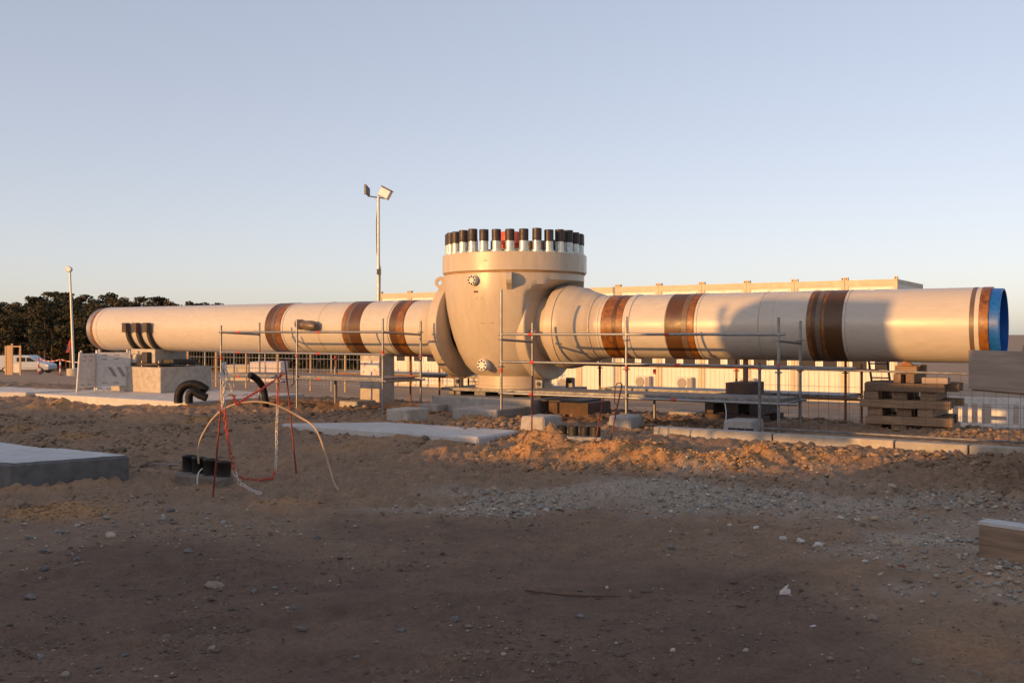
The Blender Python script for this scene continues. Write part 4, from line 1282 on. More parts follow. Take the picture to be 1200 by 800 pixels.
path_thing('cable', [(176, 543, 12.9), (190, 543.5, 12.8), (205, 544, 12.6), (216, 543, 12.3)], .008, 'galv', 'thin grey cable leading to the row of black conduits', 'cable')
path_thing('cable', [(849, 470, 16.2), (851, 482, 16.0), (850.5, 495, 15.6)], .008, 'white_plastic', 'thin white cable hanging from the right scaffold deck', 'cable')

# conduits set in a concrete foot
Yc = 11.45
zf = .09
foot = prism_thing('conduit_foot', [(at(203, Yc - .1), Yc - .05), (at(262, Yc - .32), Yc - .42), (at(276, Yc), Yc - .05), (at(215, Yc + .3), Yc + .33)], -.2, zf, 'concrete_dirty', 'low concrete foot holding four black conduit stubs', 'conduit foot')
for (px, yt, dd) in ((222, 533.5, .22), (233.5, 536, .08), (247, 538, -.06), (262, 540.5, -.18)):
    yy = Yc + dd; zt_ = zat(yt, yy); xx = at(px, yy)
    c_ = MB().lathe([(.075, 0), (.082, 0), (.082, 0), (.082, zt_ - zf - .02), (.088, zt_ - zf - .02), (.088, zt_ - zf), (.088, zt_ - zf), (.07, zt_ - zf), (.07, zt_ - zf), (.07, .02), (.07, .02), (0, .02)], 'z', 24).build('conduit_stub', 'conduit_black', foot)
    c_.location = Vector((xx, yy, zf)) - foot.location
path_thing('chain_end', [(*px5(240, 585), 11.2), (*px5(222, 605), 11.15), (*px5(215, 640), 11.1), (*px5(216, 664), 11.1)], .007, 'chain_white', 'short white cord end hanging on the conduit foot', 'cord')
# sunk conduits at right
Yd = 15.55
ft2 = prism_thing('conduit_foot', [(at(652, Yd), Yd - .12), (at(703, Yd), Yd - .30), (at(706, Yd), Yd + .0), (at(655, Yd), Yd + .25)], -.2, gz(at(678, Yd), Yd) + .04, 'concrete', 'low foot with a row of sunk black conduits behind the sand', 'conduit foot')
zz0 = gz(at(678, Yd), Yd) + .04
for k, px in enumerate((659, 672, 685, 697)):
    xx, yy = at(px, Yd), Yd + .10 - k * .075
    c_ = MB().lathe([(.08, 0), (.08, .15), (.08, .15), (.068, .15), (.068, .15), (.068, .02), (.068, .02), (0, .02)], 'z', 20).build('conduit_stub', 'conduit_black', ft2)
    c_.location = Vector((xx, yy, zz0)) - ft2.location

# corrugated ducts on the footing slab
Yg = 22.9
path_thing('duct', [(*px5(122, 262), Yg), (*px5(124, 220), Yg), (*px5(145, 182), Yg), (*px5(185, 168), Yg), (*px5(225, 176), Yg), (*px5(262, 200), Yg)], .098, 'black_rubber', 'thick black corrugated duct bent over on the footing slab', 'duct', 14, True)
path_thing('duct', [(*px5(176, 262), Yg - .25), (*px5(176, 225), Yg - .25), (*px5(195, 205), Yg - .25), (*px5(225, 222), Yg - .25), (*px5(262, 236), Yg - .25)], .085, 'black_rubber', 'lower black corrugated duct lying under the thicker bent one', 'duct', 14, True)
dz = path_thing('duct', [(311.5, 477, 21.75), (311, 468, 21.7), (308.5, 456, 21.7), (304, 447.5, 21.6), (298, 442, 21.5), (292.5, 439, 21.4)], .07, 'black_rubber', 'single black duct curving up to an open end', 'duct', 14, True)

# ================================================================== LAMP MASTS
def mast(px, Y, ytop, name_label, head, r=.075):
    X = at(px, Y); z0 = gz(X, Y); H = zat(ytop, Y) - z0
    root = empty('lamp_mast', (X, Y, z0)); tag(root, name_label, 'lamp mast')
    MB().tube([(0, 0, -.1), (0, 0, H)], [r, r * .72], 14).build('pole', 'mast_paint', root)
    MB().lathe([(.55, -.2), (.55, .55), (.55, .55), (.5, .6), (.5, .6), (0, .6)], 'z', 20).build('foot', 'concrete_warm', root)
    n0 = set(root.children)
    head(root, H)
    if head is head_a:
        for o in root.children:
            if o not in n0 and not o.name.startswith(('cable', 'junction')):
                o.scale = (.8, .8, .8); o.location.z = H * .2
    return root
def head_a(root, H):
    MB().tube([(-.62, .0, H + .06), (.52, 0, H - .10)], .035, 10).build('cross_arm', 'lamp_dark', root)
    MB().tube([(-.3, 0, H + .02), (-.02, 0, H - .3)], .015, 6).build('brace', 'mast_paint', root)
    MB().tube([(-.05, -.03, H - .6), (-.09, -.05, H - 1.2), (-.07, -.04, H - 2.5), (.09, -.03, H - 3.2), (.07, -.04, H - 5.0)], .02, 6).build('cable', 'lamp_dark', root)
    MB().box(-.06, .12, -.12, .0, H - 3.5, H - 3.25).build('junction_box', 'lamp_dark', root)
    f1 = MB().raw([(-.78, -.26, H + .14), (-.62, .26, H + .10), (-.62, .26, H + .55), (-.78, -.26, H + .72), (-.64, -.30, H + .12), (-.50, .2, H + .08), (-.50, .2, H + .50), (-.64, -.30, H + .68)],
             [(0, 1, 2, 3), (4, 7, 6, 5), (0, 4, 5, 1), (1, 5, 6, 2), (2, 6, 7, 3), (3, 7, 4, 0)]).build('floodlight', 'lamp_dark', root, .02)
    M = Matrix.Translation((.36, -.12, H + .16)) @ Matrix.Rotation(R(28), 4, 'Y') @ Matrix.Rotation(R(-12), 4, 'Z')
    f2 = MB().box(-.34, .34, -.14, .18, -.22, .30, M).build('floodlight', 'mast_paint', root, .05)
    MB().box(-.29, .29, -.155, -.142, -.17, .25, M).build('lamp_glass', 'lamp_glass', f2)
    M2 = M @ Matrix.Translation((0, .0, .33))
    MB().box(-.36, .36, -.22, .2, -.02, .015, M2).build('visor', 'lamp_dark', f2)
    MB().tube([(.05, 0, H + .05), (.10, 0, H + .22)], .05, 8).build('bracket', 'lamp_dark', root)
def head_b(root, H):
    f = MB().lathe([(0, -.22), (.22, -.22), (.25, -.18), (.25, -.18), (.22, .1), (.1, .2), (0, .22)], 'y', 20, (0.02, -.1, H + .1)).build('floodlight', 'mast_paint', root)
    MB().lathe([(.19, -.235), (.19, -.235), (0, -.235)], 'y', 20, (0.02, -.1, H + .1)).build('lamp_glass', 'lamp_glass', f)
    MB().box(-.28, -.02, -.1, .15, H + .1, H + .36).build('driver_box', 'mast_paint', root)
    MB().raw([(-.02, -.08, 3.1), (-.25, -.1, 2.9), (-.55, -.12, 1.9), (-.28, -.1, 1.95)], [(0, 1, 2, 3)]).build('pennant', 'cloth_red', root)
    MB().raw([(-.2, -.09, 2.55), (-.38, -.11, 2.45), (-.48, -.12, 2.1), (-.3, -.1, 2.1)], [(3, 2, 1, 0)]).build('pennant', 'cloth_blue', root)
m_a = mast(443.5, 45, 231, 'tall pale mast with two floodlights rising behind the left pipe', head_a, .085)
m_b = mast(86.5, 82, 317, 'slim lamp mast on a round concrete foot before the trees', head_b, .115)
m_b.rotation_euler = (0, R(-2.2), 0)

# ================================================================== CONTAINER OFFICES
OCN = 31.0
MW, MH, MD = 2.438, 2.93, 6.06
s_right = S(1052, OCN)
zc0 = -1.60
NMOD = 13
proto = {}
proto['body'] = MB().box(.03, MW - .03, .05, MD - .02, .08, MH - .05).mesh('wall', 'container_white')
fr = MB()
for x in (0.008, MW - .168): fr.box(x, x + .16, 0, .16, 0, MH)
fr.box(.17, MW - .17, .004, .15, MH - .30, MH - .004); fr.box(.17, MW - .17, .004, .15, .004, .17)
for x in (0.008, MW - .168): fr.box(x, x + .16, MD - .16, MD, 0, MH)
fr.box(.012, .15, .165, MD - .165, MH - .2, MH - .006); fr.box(MW - .15, MW - .012, .165, MD - .165, MH - .2, MH - .006)
fr.box(.012, .15, .165, MD - .165, .004, .16); fr.box(MW - .15, MW - .012, .165, MD - .165, .004, .16)
proto['frame'] = fr.mesh('frame', 'container_cream')
rb = MB()
for k in range(9):
    x = .22 + k * .25
    rb.box(x, x + .012, .038, .052, .19, 1.48)
proto['joint'] = rb.mesh('panel_joint', 'container_cream')
proto['casting'] = MB().box(-.08, .08, -.012, .17, 0, .15).mesh('corner_casting', 'container_cream')
proto['hole'] = MB().lathe([(.035, -.014), (.035, -.014), (0, -.014)], 'y', 10, (0, 0, .08)).mesh('hole', 'black_hole')
wf = MB(); W2, H2 = .80, 1.0
wf.box(0, W2, 0, .06, 0, .06); wf.box(0, W2, 0, .06, H2 - .06, H2); wf.box(0, .06, 0, .06, .062, H2 - .062); wf.box(W2 - .06, W2, 0, .06, .062, H2 - .062)
proto['wframe'] = wf.mesh('window', 'white_frame')
proto['pane'] = MB().box(.058, W2 - .058, .03, .04, .058, H2 - .058).mesh('pane', 'window_glass')
shm = MB()
for k in range(7): shm.box(.06, W2 - .06, .02, .028, H2 - .12 - k * .055, H2 - .075 - k * .055)
proto['blind'] = shm.mesh('blind', 'container_cream')
for lev in range(2):
    for i in range(NMOD):
        s0 = s_right - (i + 1) * MW
        X, Y = site_w(s0, OCN)
        rt = empty('office_container', (X, Y, zc0 + lev * (MH + .012)), -ANG)
        tag(rt, ('cream framed white office container in the lower row behind the pipe' if lev == 0 else 'cream framed white office container in the upper row behind the pipe') if i else
            ('end office container of the lower row with grey side wall' if lev == 0 else 'end office container of the upper row with grey side wall in shade'), 'container', 'stacked office containers behind the pipe')
        place(proto['body'], 'wall', rt); place(proto['frame'], 'frame', rt); place(proto['joint'], 'panel_joint', rt)
        for x in (.0875, MW - .0875):
            if lev == 1:
                cc = place(proto['casting'], 'corner_casting', rt, (x, -.002, MH - .02)); place(proto['hole'], 'hole', cc)
        for x in (.30, 1.34):
            w_ = place(proto['wframe'], 'window', rt, (x, .012, 1.52)); place(proto['pane'], 'pane', w_)
            if (i * 3 + lev + int(x > 1)) % 4 == 0: place(proto['blind'], 'blind', w_)
# air conditioner units on the lower row
ac1 = MB().box(-.42, .42, -.32, -.02, 0, .62).mesh('case', 'ac_white')
ac2 = MB().lathe([(.26, -.325), (.26, -.33), (.23, -.335), (.23, -.335), (.05, -.33), (0, -.33)], 'y', 24, (-.10, 0, .31)).mesh('fan_grille', 'ac_grille')
ac3 = MB().box(-.36, -.30, -.34, 0, -.05, 0).mesh('bracket', 'galv')
ac4 = MB().box(.20, .40, -.326, -.322, .05, .57).mesh('side_panel', 'ac_grille')
for px, yt in ((664, 448.5), (755, 447), (804, 448.5), (560, 440), (876, 450)):
    Yw = SZ(px, OCN); s_ = S(px, OCN)
    X, Y = site_w(s_, OCN)
    a_ = empty('air_conditioner', (X, Y, zat(yt, Yw) - .31), -ANG)
    tag(a_, 'white air conditioner unit hung on a lower container wall', 'air conditioner', 'air conditioners on the containers')
    b_ = place(ac1, 'case', a_); place(ac2, 'fan_grille', b_); place(ac4, 'side_panel', b_)
    place(ac3, 'bracket', a_); place(ac3, 'bracket', a_, (.66, 0, 0))

# ================================================================== BACKGROUND LEFT
# mesh fence far behind the left pipe
fp0 = (at(188, 58), 58.0); sF, oF = to_site(*fp0)
X, Y = site_w(sF, oF)
ff = empty('site_fence', (X, Y, 0), -ANG); tag(ff, 'tall site fence with tan posts far behind the left pipe', 'fence')
FL = 17.0
def fz(s): return gz(*site_w(sF + s, oF))
k = 0; xs = 0.0
while xs <= FL:
    z0 = fz(xs)
    p = MB().tube([(xs, 0, z0 - .1), (xs, 0, z0 + 2.3)], .055 if k % 2 == 0 else .035, 8).build('post', 'wood_fresh' if k % 2 == 0 else 'galv', ff)
    xs += 1.45 if k % 2 == 0 else .95; k += 1
for h in (.35, 1.1, 1.65, 2.2):
    MB().tube([(0, -.06, fz(0) + h), (FL / 2, -.06, fz(FL / 2) + h), (FL, -.06, fz(FL) + h)], .022, 6).build('rail', 'galv', ff)
wmm = MB().tube([(0, 0, 0), (0, 0, 2.0)], .006, 4, False).mesh('wire', 'galv')
for k in range(int(FL / .25)):
    place(wmm, 'wire', ff, (k * .25, -.06, fz(k * .25) + .2))

def box_thing(name, px0, px1, yt, Y, depth, mat, label, cat, extra=None):
    x0, x1 = at(px0, Y), at(px1, Y); cx = (x0 + x1) / 2; w = (x1 - x0) / 2
    z0 = min(gz(cx, Y), gz(cx, Y + depth)) - .05
    rt = empty(name, (cx, Y, z0)); tag(rt, label, cat)
    h = zat(yt, Y) - z0
    b_ = MB().box(-w, w, 0, depth, .25, h).build('case', mat, rt, .03)
    MB().box(-w - .03, w + .03, -.03, depth + .03, h + .003, h + .06).build('lid', mat, rt, .01)
    for sx in (-1, 1): MB().box(sx * w * .8 - .1, sx * w * .8 + .1, .1, depth - .1, 0, .25).build('skid', 'dark_steel', rt)
    MB().box(-w * .05, w * .05, -.012, 0, .5, h - .2).build('door_seam', 'grey_print', b_)
    return rt
box_thing('storage_box', 293, 329, 425, 72, 2.2, 'board_pink', 'white storage box seen behind the open ended duct', 'storage box')
box_thing('storage_box', 264, 291, 428.5, 74, 2.0, 'box_beige', 'beige storage box beside the white one under the pipe', 'storage box')
# wooden frame at far left
Yw = 78
xw = at(5, Yw); zw = gz(xw, Yw)
wfm = empty('wooden_frame', (xw, Yw, zw)); tag(wfm, 'tall wooden post and board frame before the white van', 'wooden frame')
hw_ = zat(404, Yw) - zw
MB().box(.05, .16, -.05, .05, -.1, hw_ - .1).build('post', 'wood_fresh', wfm); MB().box(.18, .52, -.03, .03, -.1, hw_ - .05).build('board', 'wood_fresh', wfm)
MB().box(.54, .66, -.05, .05, -.1, hw_ + .1).build('post', 'wood_fresh', wfm); MB().box(1.18, 1.30, -.05, .05, -.1, hw_ - .05).build('post', 'wood_fresh', wfm)
MB().box(.662, 1.178, -.03, .03, hw_ - .18, hw_ - .08).build('crossbar', 'wood_fresh', wfm); MB().box(.662, 1.178, -.02, .02, .15, .85).build('panel', 'white_plastic', wfm)

# white van
def van(px_nose, Y, ytop, label, L=5.6):
    xn = at(px_nose, Y); z0 = gz(xn - L / 2, Y)
    rt = empty('van', (xn, Y, z0)); tag(rt, label, 'van')
    H = max(1.75, min(2.3, zat(ytop, Y) - z0))
    prof = [(-L, .35), (-.1, .35), (0, .5), (-.03, .85), (-.35, 1.0), (-1.05, 1.12), (-1.75, H - .12), (-2.1, H), (-L + .15, H), (-L, H - .15)]
    b_ = MB().extrude_y(prof, 0, 1.85).build('body', 'car_white_shaded', rt, .07)
    MB().extrude_y([(-2.15, 1.15), (-1.22, 1.15), (-1.8, H - .2), (-2.15, H - .2)], -.006, .01).build('side_window', 'car_glass', b_)
    MB().extrude_y([(-3.1, 1.15), (-2.25, 1.15), (-2.25, H - .2), (-3.1, H - .2)], -.006, .01).build('side_window', 'car_glass', b_)
    MB().box(-.30, -.05, -.01, .3, .72, .86).build('headlight', 'lamp_glass', b_)
    MB().box(-L, 0, -.008, .002, .52, .58).build('side_trim', 'grey_print', b_)
    for x in (-.85, -L + 1.0):
        for y in (.02, 1.65):
            wh = MB().lathe([(.2, 0), (.33, .0), (.34, .04), (.34, .04), (.34, .18), (.33, .2), (.2, .2)], 'y', 20, (x, y - .02, .34)).build('wheel', 'tyre', rt)
            MB().lathe([(0, -.005), (.2, .0), (.2, .02)], 'y', 16, (x, y - .02, .34)).build('rim', 'bare_steel', wh)
van(57, 96, 422, 'white van parked before the dark trees', 5.2)
van(8, 104, 419, 'second white van mostly cut off behind the wooden frame', 5.4)
# red and white line of posts
def cone_post(px, Y, h):
    X = at(px, Y); z0 = gz(X, Y)
    o = empty('marker_post', (X, Y, z0)); tag(o, 'red and white marker post near the slim lamp mast', 'marker post', 'marker posts near the van')
    n = 5
    for k in range(n): MB().tube([(0, 0, k * h / n), (0, 0, (k + 1) * h / n - .004)], .07, 10).build('segment', 'red_paint' if k % 2 == 0 else 'white_plastic', o)
    MB().lathe([(0, -.05), (.28, -.05), (.24, .04), (0, .05)], 'z', 14).build('foot', 'tyre', o)
for px in (45, 70.5, 110): cone_post(px, 88, 1.45)
def tape(pxa, pxb, Y, h, label):
    xa, xb = at(pxa, Y), at(pxb, Y); n = 10; mb = MB()
    za, zb_ = gz(xa, Y), gz(xb, Y)
    o = empty('barrier_tape', (xa, Y, za)); tag(o, label, 'tape')
    for k in range(n):
        t0, t1 = k / n, (k + 1) / n
        def P(t): return ((xb - xa) * t, 0, (zb_ - za) * t + h - .35 * 4 * t * (1 - t) * .6)
        a, b = P(t0), P(t1)
        MB().box(0, 1, 0, .01, 0, 1).v
        MB().raw([(a[0], 0, a[2]), (b[0], 0, b[2]), (b[0], 0, b[2] + .09), (a[0], 0, a[2] + .09), (a[0], .008, a[2]), (b[0], .008, b[2]), (b[0], .008, b[2] + .09), (a[0], .008, a[2] + .09)],
                 [(0, 1, 2, 3), (7, 6, 5, 4), (0, 4, 5, 1), (3, 2, 6, 7)]).build('tape_length', 'red_paint' if k % 2 else 'white_plastic', o)
tape(45, 70.5, 88, 1.35, 'red and white barrier tape strung before the white van')
tape(70.5, 110, 88, 1.35, 'red and white barrier tape strung behind the slim lamp mast')

# ================================================================== TREES
def tree_mesh(seed, kind):
    rr = random.Random(seed)
    H = 10.0
    tr = MB()
    lean = [rr.uniform(-.25, .25) for _ in range(2)]
    tp = [(lean[0] * t * t, lean[1] * t * t, H * .93 * t) for t in [0, .25, .5, .75, 1]]
    tp[0] = (0, 0, -.3)
    tr.tube(tp, [.19, .16, .13, .08, .03], 7)
    clumps = []
    nb = 15 if kind == 'pine' else 20
    for k in range(nb):
        t = (.38 + .58 * (k + rr.random()) / nb) if kind == 'pine' else (.2 + .75 * (k + rr.random()) / nb)
        a = rr.uniform(0, 6.28)
        env = (1.15 - t) ** .7 * 2.3 if kind == 'pine' else math.sin(math.pi * min(1, max(.05, (t - .05)))) ** .6 * 2.6
        rad = env * rr.uniform(.45, 1.0)
        c = (lean[0] * t * t + rad * math.cos(a), lean[1] * t * t + rad * math.sin(a), H * t + rr.uniform(-.2, .4))
        tr.tube([(lean[0] * t * t, lean[1] * t * t, H * t - .35), (c[0] * .8, c[1] * .8, c[2] - .1)], [.05, .02], 5, False)
        clumps.append((c, rr.uniform(.75, 1.25) * (1.1 if t < .85 else .75)))
    clumps.append(((lean[0], lean[1], H * .97), .7))
    vs, fs = [], []
    for (c, r) in clumps:
        for q in range(105):
            v = Vector((rr.gauss(0, 1), rr.gauss(0, 1), rr.gauss(0, 1))); v.normalize()
            v *= r * rr.random() ** .4; v.z *= .62
            p = Vector(c) + v
            s = rr.uniform(.11, .26)
            a = Vector((rr.gauss(0, 1), rr.gauss(0, 1), rr.gauss(0, 1))).normalized()
            b = a.cross(Vector((rr.gauss(0, 1), rr.gauss(0, 1), rr.gauss(0, 1)))).normalized()
            n = len(vs)
            vs += [p - a * s, p + b * s * .55, p + a * s, p - b * s * .55]
            fs.append((n, n + 1, n + 2, n + 3))
    cr = MB().raw(vs, fs)
    me = bpy.data.meshes.new('crown'); me.from_pydata([tuple(v) for v in vs], [], fs); me.materials.append(MATS['needles' if kind == 'pine' else 'broadleaf']); me.update()
    return tr.mesh('trunk', 'bark'), me
TM = [tree_mesh(100 + k, 'pine' if k < 5 else 'broad') for k in range(8)]
prof_x = [-220, 0, 20, 45, 65, 85, 100, 125, 150, 175, 195, 210, 230, 245, 262, 300, 480, 700]
prof_y = [348, 352, 352, 350, 343, 347, 349, 346, 352, 347, 349, 356, 350, 357, 354, 362, 366, 366]
tr_ = random.Random(5)
def plant(px, Y, ytop, ti):
    X = at(px, Y); z0 = gz(X, Y); H = max(4.0, zat(ytop, Y) - z0)
    sc_ = H / 10.0
    rt = empty('tree', (X, Y, z0), tr_.uniform(0, 6.28)); rt.scale = (sc_ * tr_.uniform(1.1, 1.55), sc_ * tr_.uniform(1.1, 1.55), sc_)
    if Y < 150: lab = 'dark pine in the front rank of the far treeline' if ti < 5 else 'rounded dark leafy tree in the front rank of the far treeline'
    else: lab = 'dark pine deep in the treeline behind the left pipe end' if ti < 5 else 'rounded dark leafy tree deep in the far treeline'
    tag(rt, lab, 'tree', 'trees of the far wood')
    place(TM[ti][0], 'trunk', rt); place(TM[ti][1], 'crown', rt)
px = -210
while px < 640:
    for row, Yr in enumerate((134, 148, 165)):
        yy = float(np.interp(px, prof_x, prof_y))
        if row == 0: yy += tr_.uniform(6, 26)
        elif row == 1: yy += tr_.uniform(2, 14)
        else: yy += tr_.uniform(-3, 6)
        plant(px + tr_.uniform(-7, 7), Yr + tr_.uniform(-4, 4), yy, tr_.choice([0, 1, 2, 3, 4, 0, 1, 2, 5, 6, 7]))
    px += 13 if px < 290 else 30
# undergrowth that closes the wood below the crowns
def understorey():
    N = 80000
    pxs = rng.uniform(-230, 700, N); Yr = rng.uniform(138, 172, N)
    X = (pxs - 600) / F * Yr
    z0 = -3.35
    Hh = 5.2 + 2.4 * (fbm(X * .2, Yr * .2, 3, 12) + .5)
    Z = z0 + rng.uniform(0, 1, N) ** .8 * Hh
    s = rng.uniform(.18, .42, N)
    a = rng.normal(size=(N, 3)); a /= np.linalg.norm(a, axis=1)[:, None]
    b = np.cross(a, rng.normal(size=(N, 3))); b /= np.linalg.norm(b, axis=1)[:, None]
    Pp = np.stack([X, Yr, Z], -1)
    V = np.stack([Pp - a * s[:, None], Pp + b * s[:, None] * .6, Pp + a * s[:, None], Pp - b * s[:, None] * .6], 1).reshape(-1, 3)
    me = bpy.data.meshes.new('undergrowth')
    me.vertices.add(len(V)); me.vertices.foreach_set('co', V.ravel())
    me.loops.add(4 * N); me.loops.foreach_set('vertex_index', np.arange(4 * N, dtype=np.int32))
    me.polygons.add(N); me.polygons.foreach_set('loop_start', np.arange(0, 4 * N, 4)); me.polygons.foreach_set('loop_total', np.full(N, 4))
    me.materials.append(MATS['needles']); me.update(calc_edges=True)
    o = bpy.data.objects.new('undergrowth', me); C.objects.link(o)
    tag(o, 'dark undergrowth closing the far wood below the crowns', 'undergrowth', kind='stuff')
understorey()

# ================================================================== RIGHT FOREGROUND
# board sided trailer at the right edge
T0 = Vector((at(1135, 12.0), 12.0))
ang_t = math.atan2(-.985, .17)
tr = empty('trailer', (T0.x, T0.y, 0), ang_t)
tag(tr, 'flatbed trailer with weathered grey wooden side boards at the right edge', 'trailer')
TL, TW = 4.2, 1.9
zb0, zb1 = zat(455.5, 12.0), zat(410, 12.0)
hb = (zb1 - zb0)
for k in range(1):
    MB().box(0, TL, 0, .035, zb0 + .001, zb1).build('side_board', 'wood_weathered', tr, .004)
    MB().box(0, TL, TW - .035, TW, zb0 + .001, zb1).build('side_board', 'wood_weathered', tr, .004)
    MB().box(TL + .002, TL + .037, 0, TW, zb0 + .001, zb1).build('end_board', 'wood_weathered', tr, .004)
MB().box(.02, TL, .04, TW - .04, zb0 - .02, zb0 + .04).build('bed', 'wood_grey', tr)
for yy in (.35, TW - .45): MB().box(1.2, TL + .1, yy, yy + .1, zb0 - .18, zb0 - .022).build('chassis_beam', 'dark_steel', tr)
MB().tube([(2.6, -.05, .36), (2.6, TW + .05, .36)], .05, 10).build('axle', 'dark_steel', tr)
MB().box(2.5, 2.7, .4, .48, .36, zb0 - .18).build('spring_hanger', 'dark_steel', tr); MB().box(2.5, 2.7, TW - .43, TW - .35, .36, zb0 - .18).build('spring_hanger', 'dark_steel', tr)
for yy in (-.12, TW - .1):
    wh = MB().lathe([(.2, 0), (.34, 0), (.37, .04), (.37, .04), (.37, .18), (.34, .22), (.2, .22)], 'y', 24, (2.6, yy, .37)).build('wheel', 'tyre', tr)
    MB().lathe([(0, .03), (.2, .02), (.21, .05), (.21, .2), (0, .2)], 'y', 18, (2.6, yy, .37)).build('rim', 'bare_steel', wh)
MB().tube([(TL, TW / 2, zb0 - .1), (TL + 1.1, TW / 2, zb0 - .45)], .04, 8).build('drawbar', 'dark_steel', tr)
MB().tube([(TL + .9, TW / 2, .0), (TL + .9, TW / 2, zb0 - .36)], .03, 8).build('prop_leg', 'dark_steel', tr)
# folded tarpaulin bundle lying in the trailer
tpb = MB()
prof_t = [(0.10, zb0 + .05), (.30, zb1 + .10), (.55, zb1 + .13), (.95, zb1 + .07), (1.5, zb1 + .0), (2.0, zb1 - .1), (2.1, zb0 + .05)]
tpb.extrude_y(prof_t, .5, 1.7)
to_ = tpb.build('tarpaulin_bundle', 'wood_weathered', None, .04)
to_.location = tr.location; to_.rotation_euler = tr.rotation_euler
tag(to_, 'grey covered load rising above the side board of the trailer', 'load')

# formwork beam lying at the right edge of the dirt
Bx, By = gp(1147, 655, 0.0)
dv = Vector((.653, -.757)); nv = Vector((.757, .653))
bz = gz(Bx + dv.x, By + dv.y)
L_ = 2.6
pts = [(Bx, By), (Bx + dv.x * L_, By + dv.y * L_), (Bx + dv.x * L_ + nv.x * .15, By + dv.y * L_ + nv.y * .15), (Bx + nv.x * .15, By + nv.y * .15)]
bo = empty('formwork_beam', (Bx, By, -.02), math.atan2(dv.y, dv.x)); tag(bo, 'brown formwork beam with pale top edge lying on the gravel', 'beam')
ztp = zat(610, By) + .02
MB().box(0, L_, 0, .15, 0, ztp - .03).build('web', 'wood_formwork', bo, .006)
MB().box(-.004, L_ + .004, -.006, .156, ztp - .0295, ztp).build('top_edge', 'concrete_pale', bo, .004)
MB().box(.0, L_, -.005, 0, ztp * .45, ztp * .45 + .006).build('board_joint', 'wood_grey', bo)

# added unseen board at left behind the camera: outline shaped to shade the pipe
tv = Vector((math.cos(ta), math.sin(ta))); pv = Vector((-math.sin(ta), math.cos(ta)))
bb_p = tv * (-7.0) + pv * 10.3
tn = math.tan(R(SUN_EL))
zt_ = 2.42 + tn * (14.9 + 7.0)
sg = empty('shade_board', (bb_p.x, bb_p.y, gz(bb_p.x, bb_p.y) - .05), ta - math.pi / 2)
tag(sg, 'added unseen grey shade board on two timber posts behind the camera', 'site board')
zg_ = sg.location.z
MB().extrude_y([(-1.35, zt_ - 2.55), (1.62, zt_ - 2.55), (1.62, zt_), (-.55, zt_), (-.95, zt_ - .25), (-1.2, zt_ - .7)], -.03, .03).build('panel', 'shade_board_grey', sg)
MB().box(1.624, 2.5, -.03, .03, zt_ - 2.55, zt_ - 1.42).build('side_panel', 'shade_board_grey', sg)  # extra piece added so the timber crib falls in shade
for x in (-1.2, 1.2): MB().box(x - .07, x + .07, .032, .17, 0, zt_ - .2).build('post', 'wood_fresh', sg)

# ------------------------------------------------------------------ single stones, scraps
SM = {}
for m in ('stone_grey', 'stone_tan', 'stone_white', 'brick_red'):
    SM[m] = []
    for (vs, fs) in rock_protos(4, 2, hash(m) % 1000 if False else {'stone_grey': 3, 'stone_tan': 9, 'stone_white': 14, 'brick_red': 21}[m], .6):
        me = bpy.data.meshes.new('stone'); me.from_pydata(vs.tolist(), [], fs.tolist()); me.materials.append(MATS[m]); me.update(); SM[m].append(me)
def stone(px, py, wpx, m, group, label, flat=1.0):
    X, Y = gp(px, py); z0 = gz(X, Y); X, Y = gp(px, py, z0); z0 = gz(X, Y)
    r = wpx / 2 / F * Y
    o = place(random.choice(SM[m]), 'stone', None, (X, Y, z0 + r * .18 * flat), (random.uniform(-.3, .3), random.uniform(-.3, .3), random.uniform(0, 6)), (r, r * random.uniform(.6, .9), r * flat * random.uniform(.7, 1.)))
    tag(o, label, 'stone', group); return o
G1 = 'loose stones on the dark packed soil'; T1 = 'loose grey stone lying on the dark packed soil'
for (a, b, c) in ((52, 668, 14), (90, 656, 12), (35, 701, 15), (50, 648, 12), (72, 625, 10), (220, 648, 12), (372, 630, 12), (345, 713, 11), (354, 740, 14), (322, 690, 10), (298, 694, 12), (144, 767, 12), (115, 788, 9), (680, 721, 11), (533, 723, 14), (470, 740, 13), (48, 770, 12), (270, 715, 8), (418, 765, 9), (680, 692, 9), (787, 642, 13), (1003, 692, 9), (200, 600, 12), (205, 614, 11), (1027, 727, 8)):
    stone(a, b, c, 'stone_grey', G1, T1)
stone(252, 686, 30, 'stone_tan', None, 'flat tan lump of clay on the dark soil', .55)
G3 = 'tan rocks near the right corner'; T3 = 'tan rock on the loose soil below the formwork beam'
for (a, b, c) in ((990, 704, 15), (1022, 725, 16), (1063, 681, 15), (1075, 776, 18), (1108, 664, 14), (1170, 707, 17), (1145, 790, 20), (1105, 793, 12), (1123, 684, 12), (1185, 770, 13), (1055, 748, 11), (1010, 760, 7)):
    stone(a, b, c, 'stone_tan', G3, T3)
G4 = 'pale stones along the gravel edge'; T4 = 'pale stone at the edge of the gravel band'
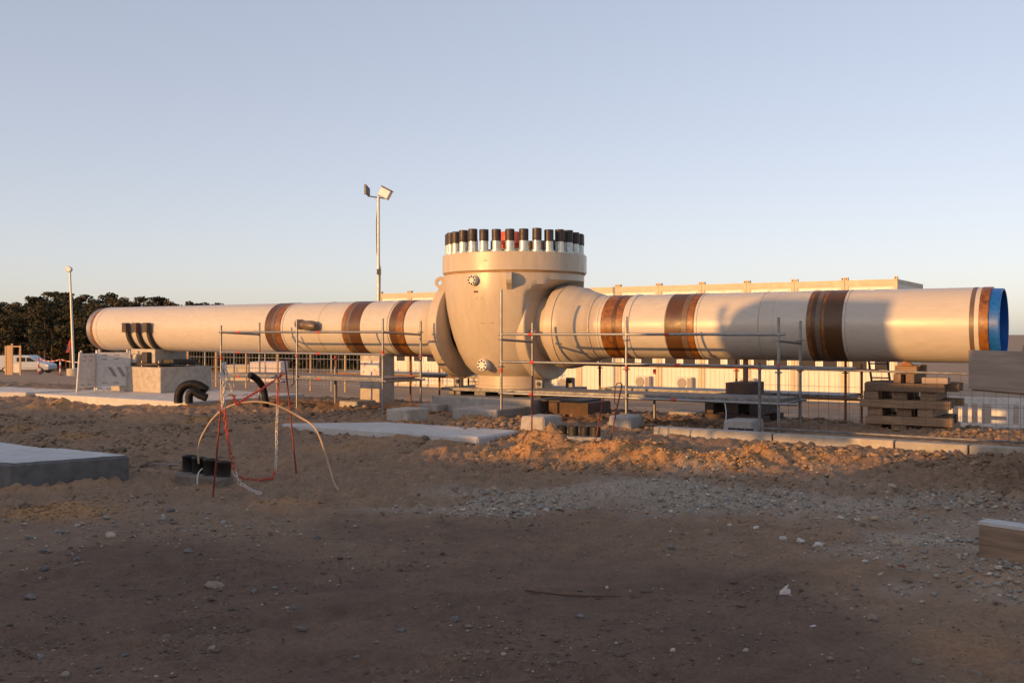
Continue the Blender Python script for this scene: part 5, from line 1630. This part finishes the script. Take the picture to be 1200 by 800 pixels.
for (a, b, c) in ((918, 632, 12), (938, 636, 14), (959, 640, 16), (905, 613, 10), (855, 616, 8), (1014, 657, 9), (886, 618, 12), (1132, 649, 9), (485, 586, 9), (625, 596, 9), (640, 597, 9), (1193, 572, 9), (985, 611, 9), (1005, 610, 9)):
    stone(a, b, c, 'stone_white', G4, T4)
bk = stone(1057, 664, 13, 'brick_red', None, 'red brick fragment on the dirt beside the gravel', .6); bk.name = 'brick_fragment'; bk['category'] = 'brick'
def scrap(px, py, w, h, label, tilt):
    X, Y = gp(px, py); z0 = gz(X, Y)
    a = w / F * Y; b = h / F * Y
    pf3 = [(-.5, 0, .02), (-.15, .06, 0), (.35, -.05, .03), (.5, .1, .45), (.3, .25, .6), (.42, .2, 1.0), (.05, .3, .72), (-.2, .15, .5), (-.42, .2, .38)]
    top_ = [(x * a, y * a, z * b) for x, y, z in pf3]
    cen_ = (0, .03 * a, .42 * b)
    n_ = len(top_)
    vs_ = top_ + [cen_] + [(x, y + .004, z + .001) for x, y, z in top_] + [(cen_[0], cen_[1] + .004, cen_[2])]
    fs_ = [(k, (k + 1) % n_, n_) for k in range(n_)] + [(n_ + 1 + (k + 1) % n_, n_ + 1 + k, 2 * n_ + 1) for k in range(n_)] + [(k, n_ + 1 + k, n_ + 1 + (k + 1) % n_, (k + 1) % n_) for k in range(n_)]
    o = MB().raw(vs_, fs_).build('paper_scrap', 'paper')
    o.location = (X, Y, z0 + .002); o.rotation_euler = (R(-tilt), 0, .1)
    tag(o, label, 'litter')
scrap(921, 696, 14, 12, 'torn pale paper scrap standing up on the dark soil', 15)
scrap(953, 737, 10, 5, 'small flat white scrap on the dark soil', 55)
def twig(p, label):
    W3 = []
    for (a, b) in p:
        X, Y = gp(a, b); W3.append(Vector((X, Y, gz(X, Y) + .012)))
    o = MB().tube(bez([q - W3[0] for q in W3], 16), [.006] * (len(bez([q - W3[0] for q in W3], 16)) - 1) + [.003], 6).build('twig', 'twig')
    o.location = W3[0]; tag(o, label, 'twig')
twig([(615, 697), (640, 698.5), (660, 697), (685, 699), (728, 701)], 'long thin reddish twig lying on the dark soil')
twig([(515, 597), (518, 604), (523, 614)], 'short upright looking straw at the gravel edge')
twig([(16, 764), (28, 770), (38, 774)], 'small broken stick on the dark soil')
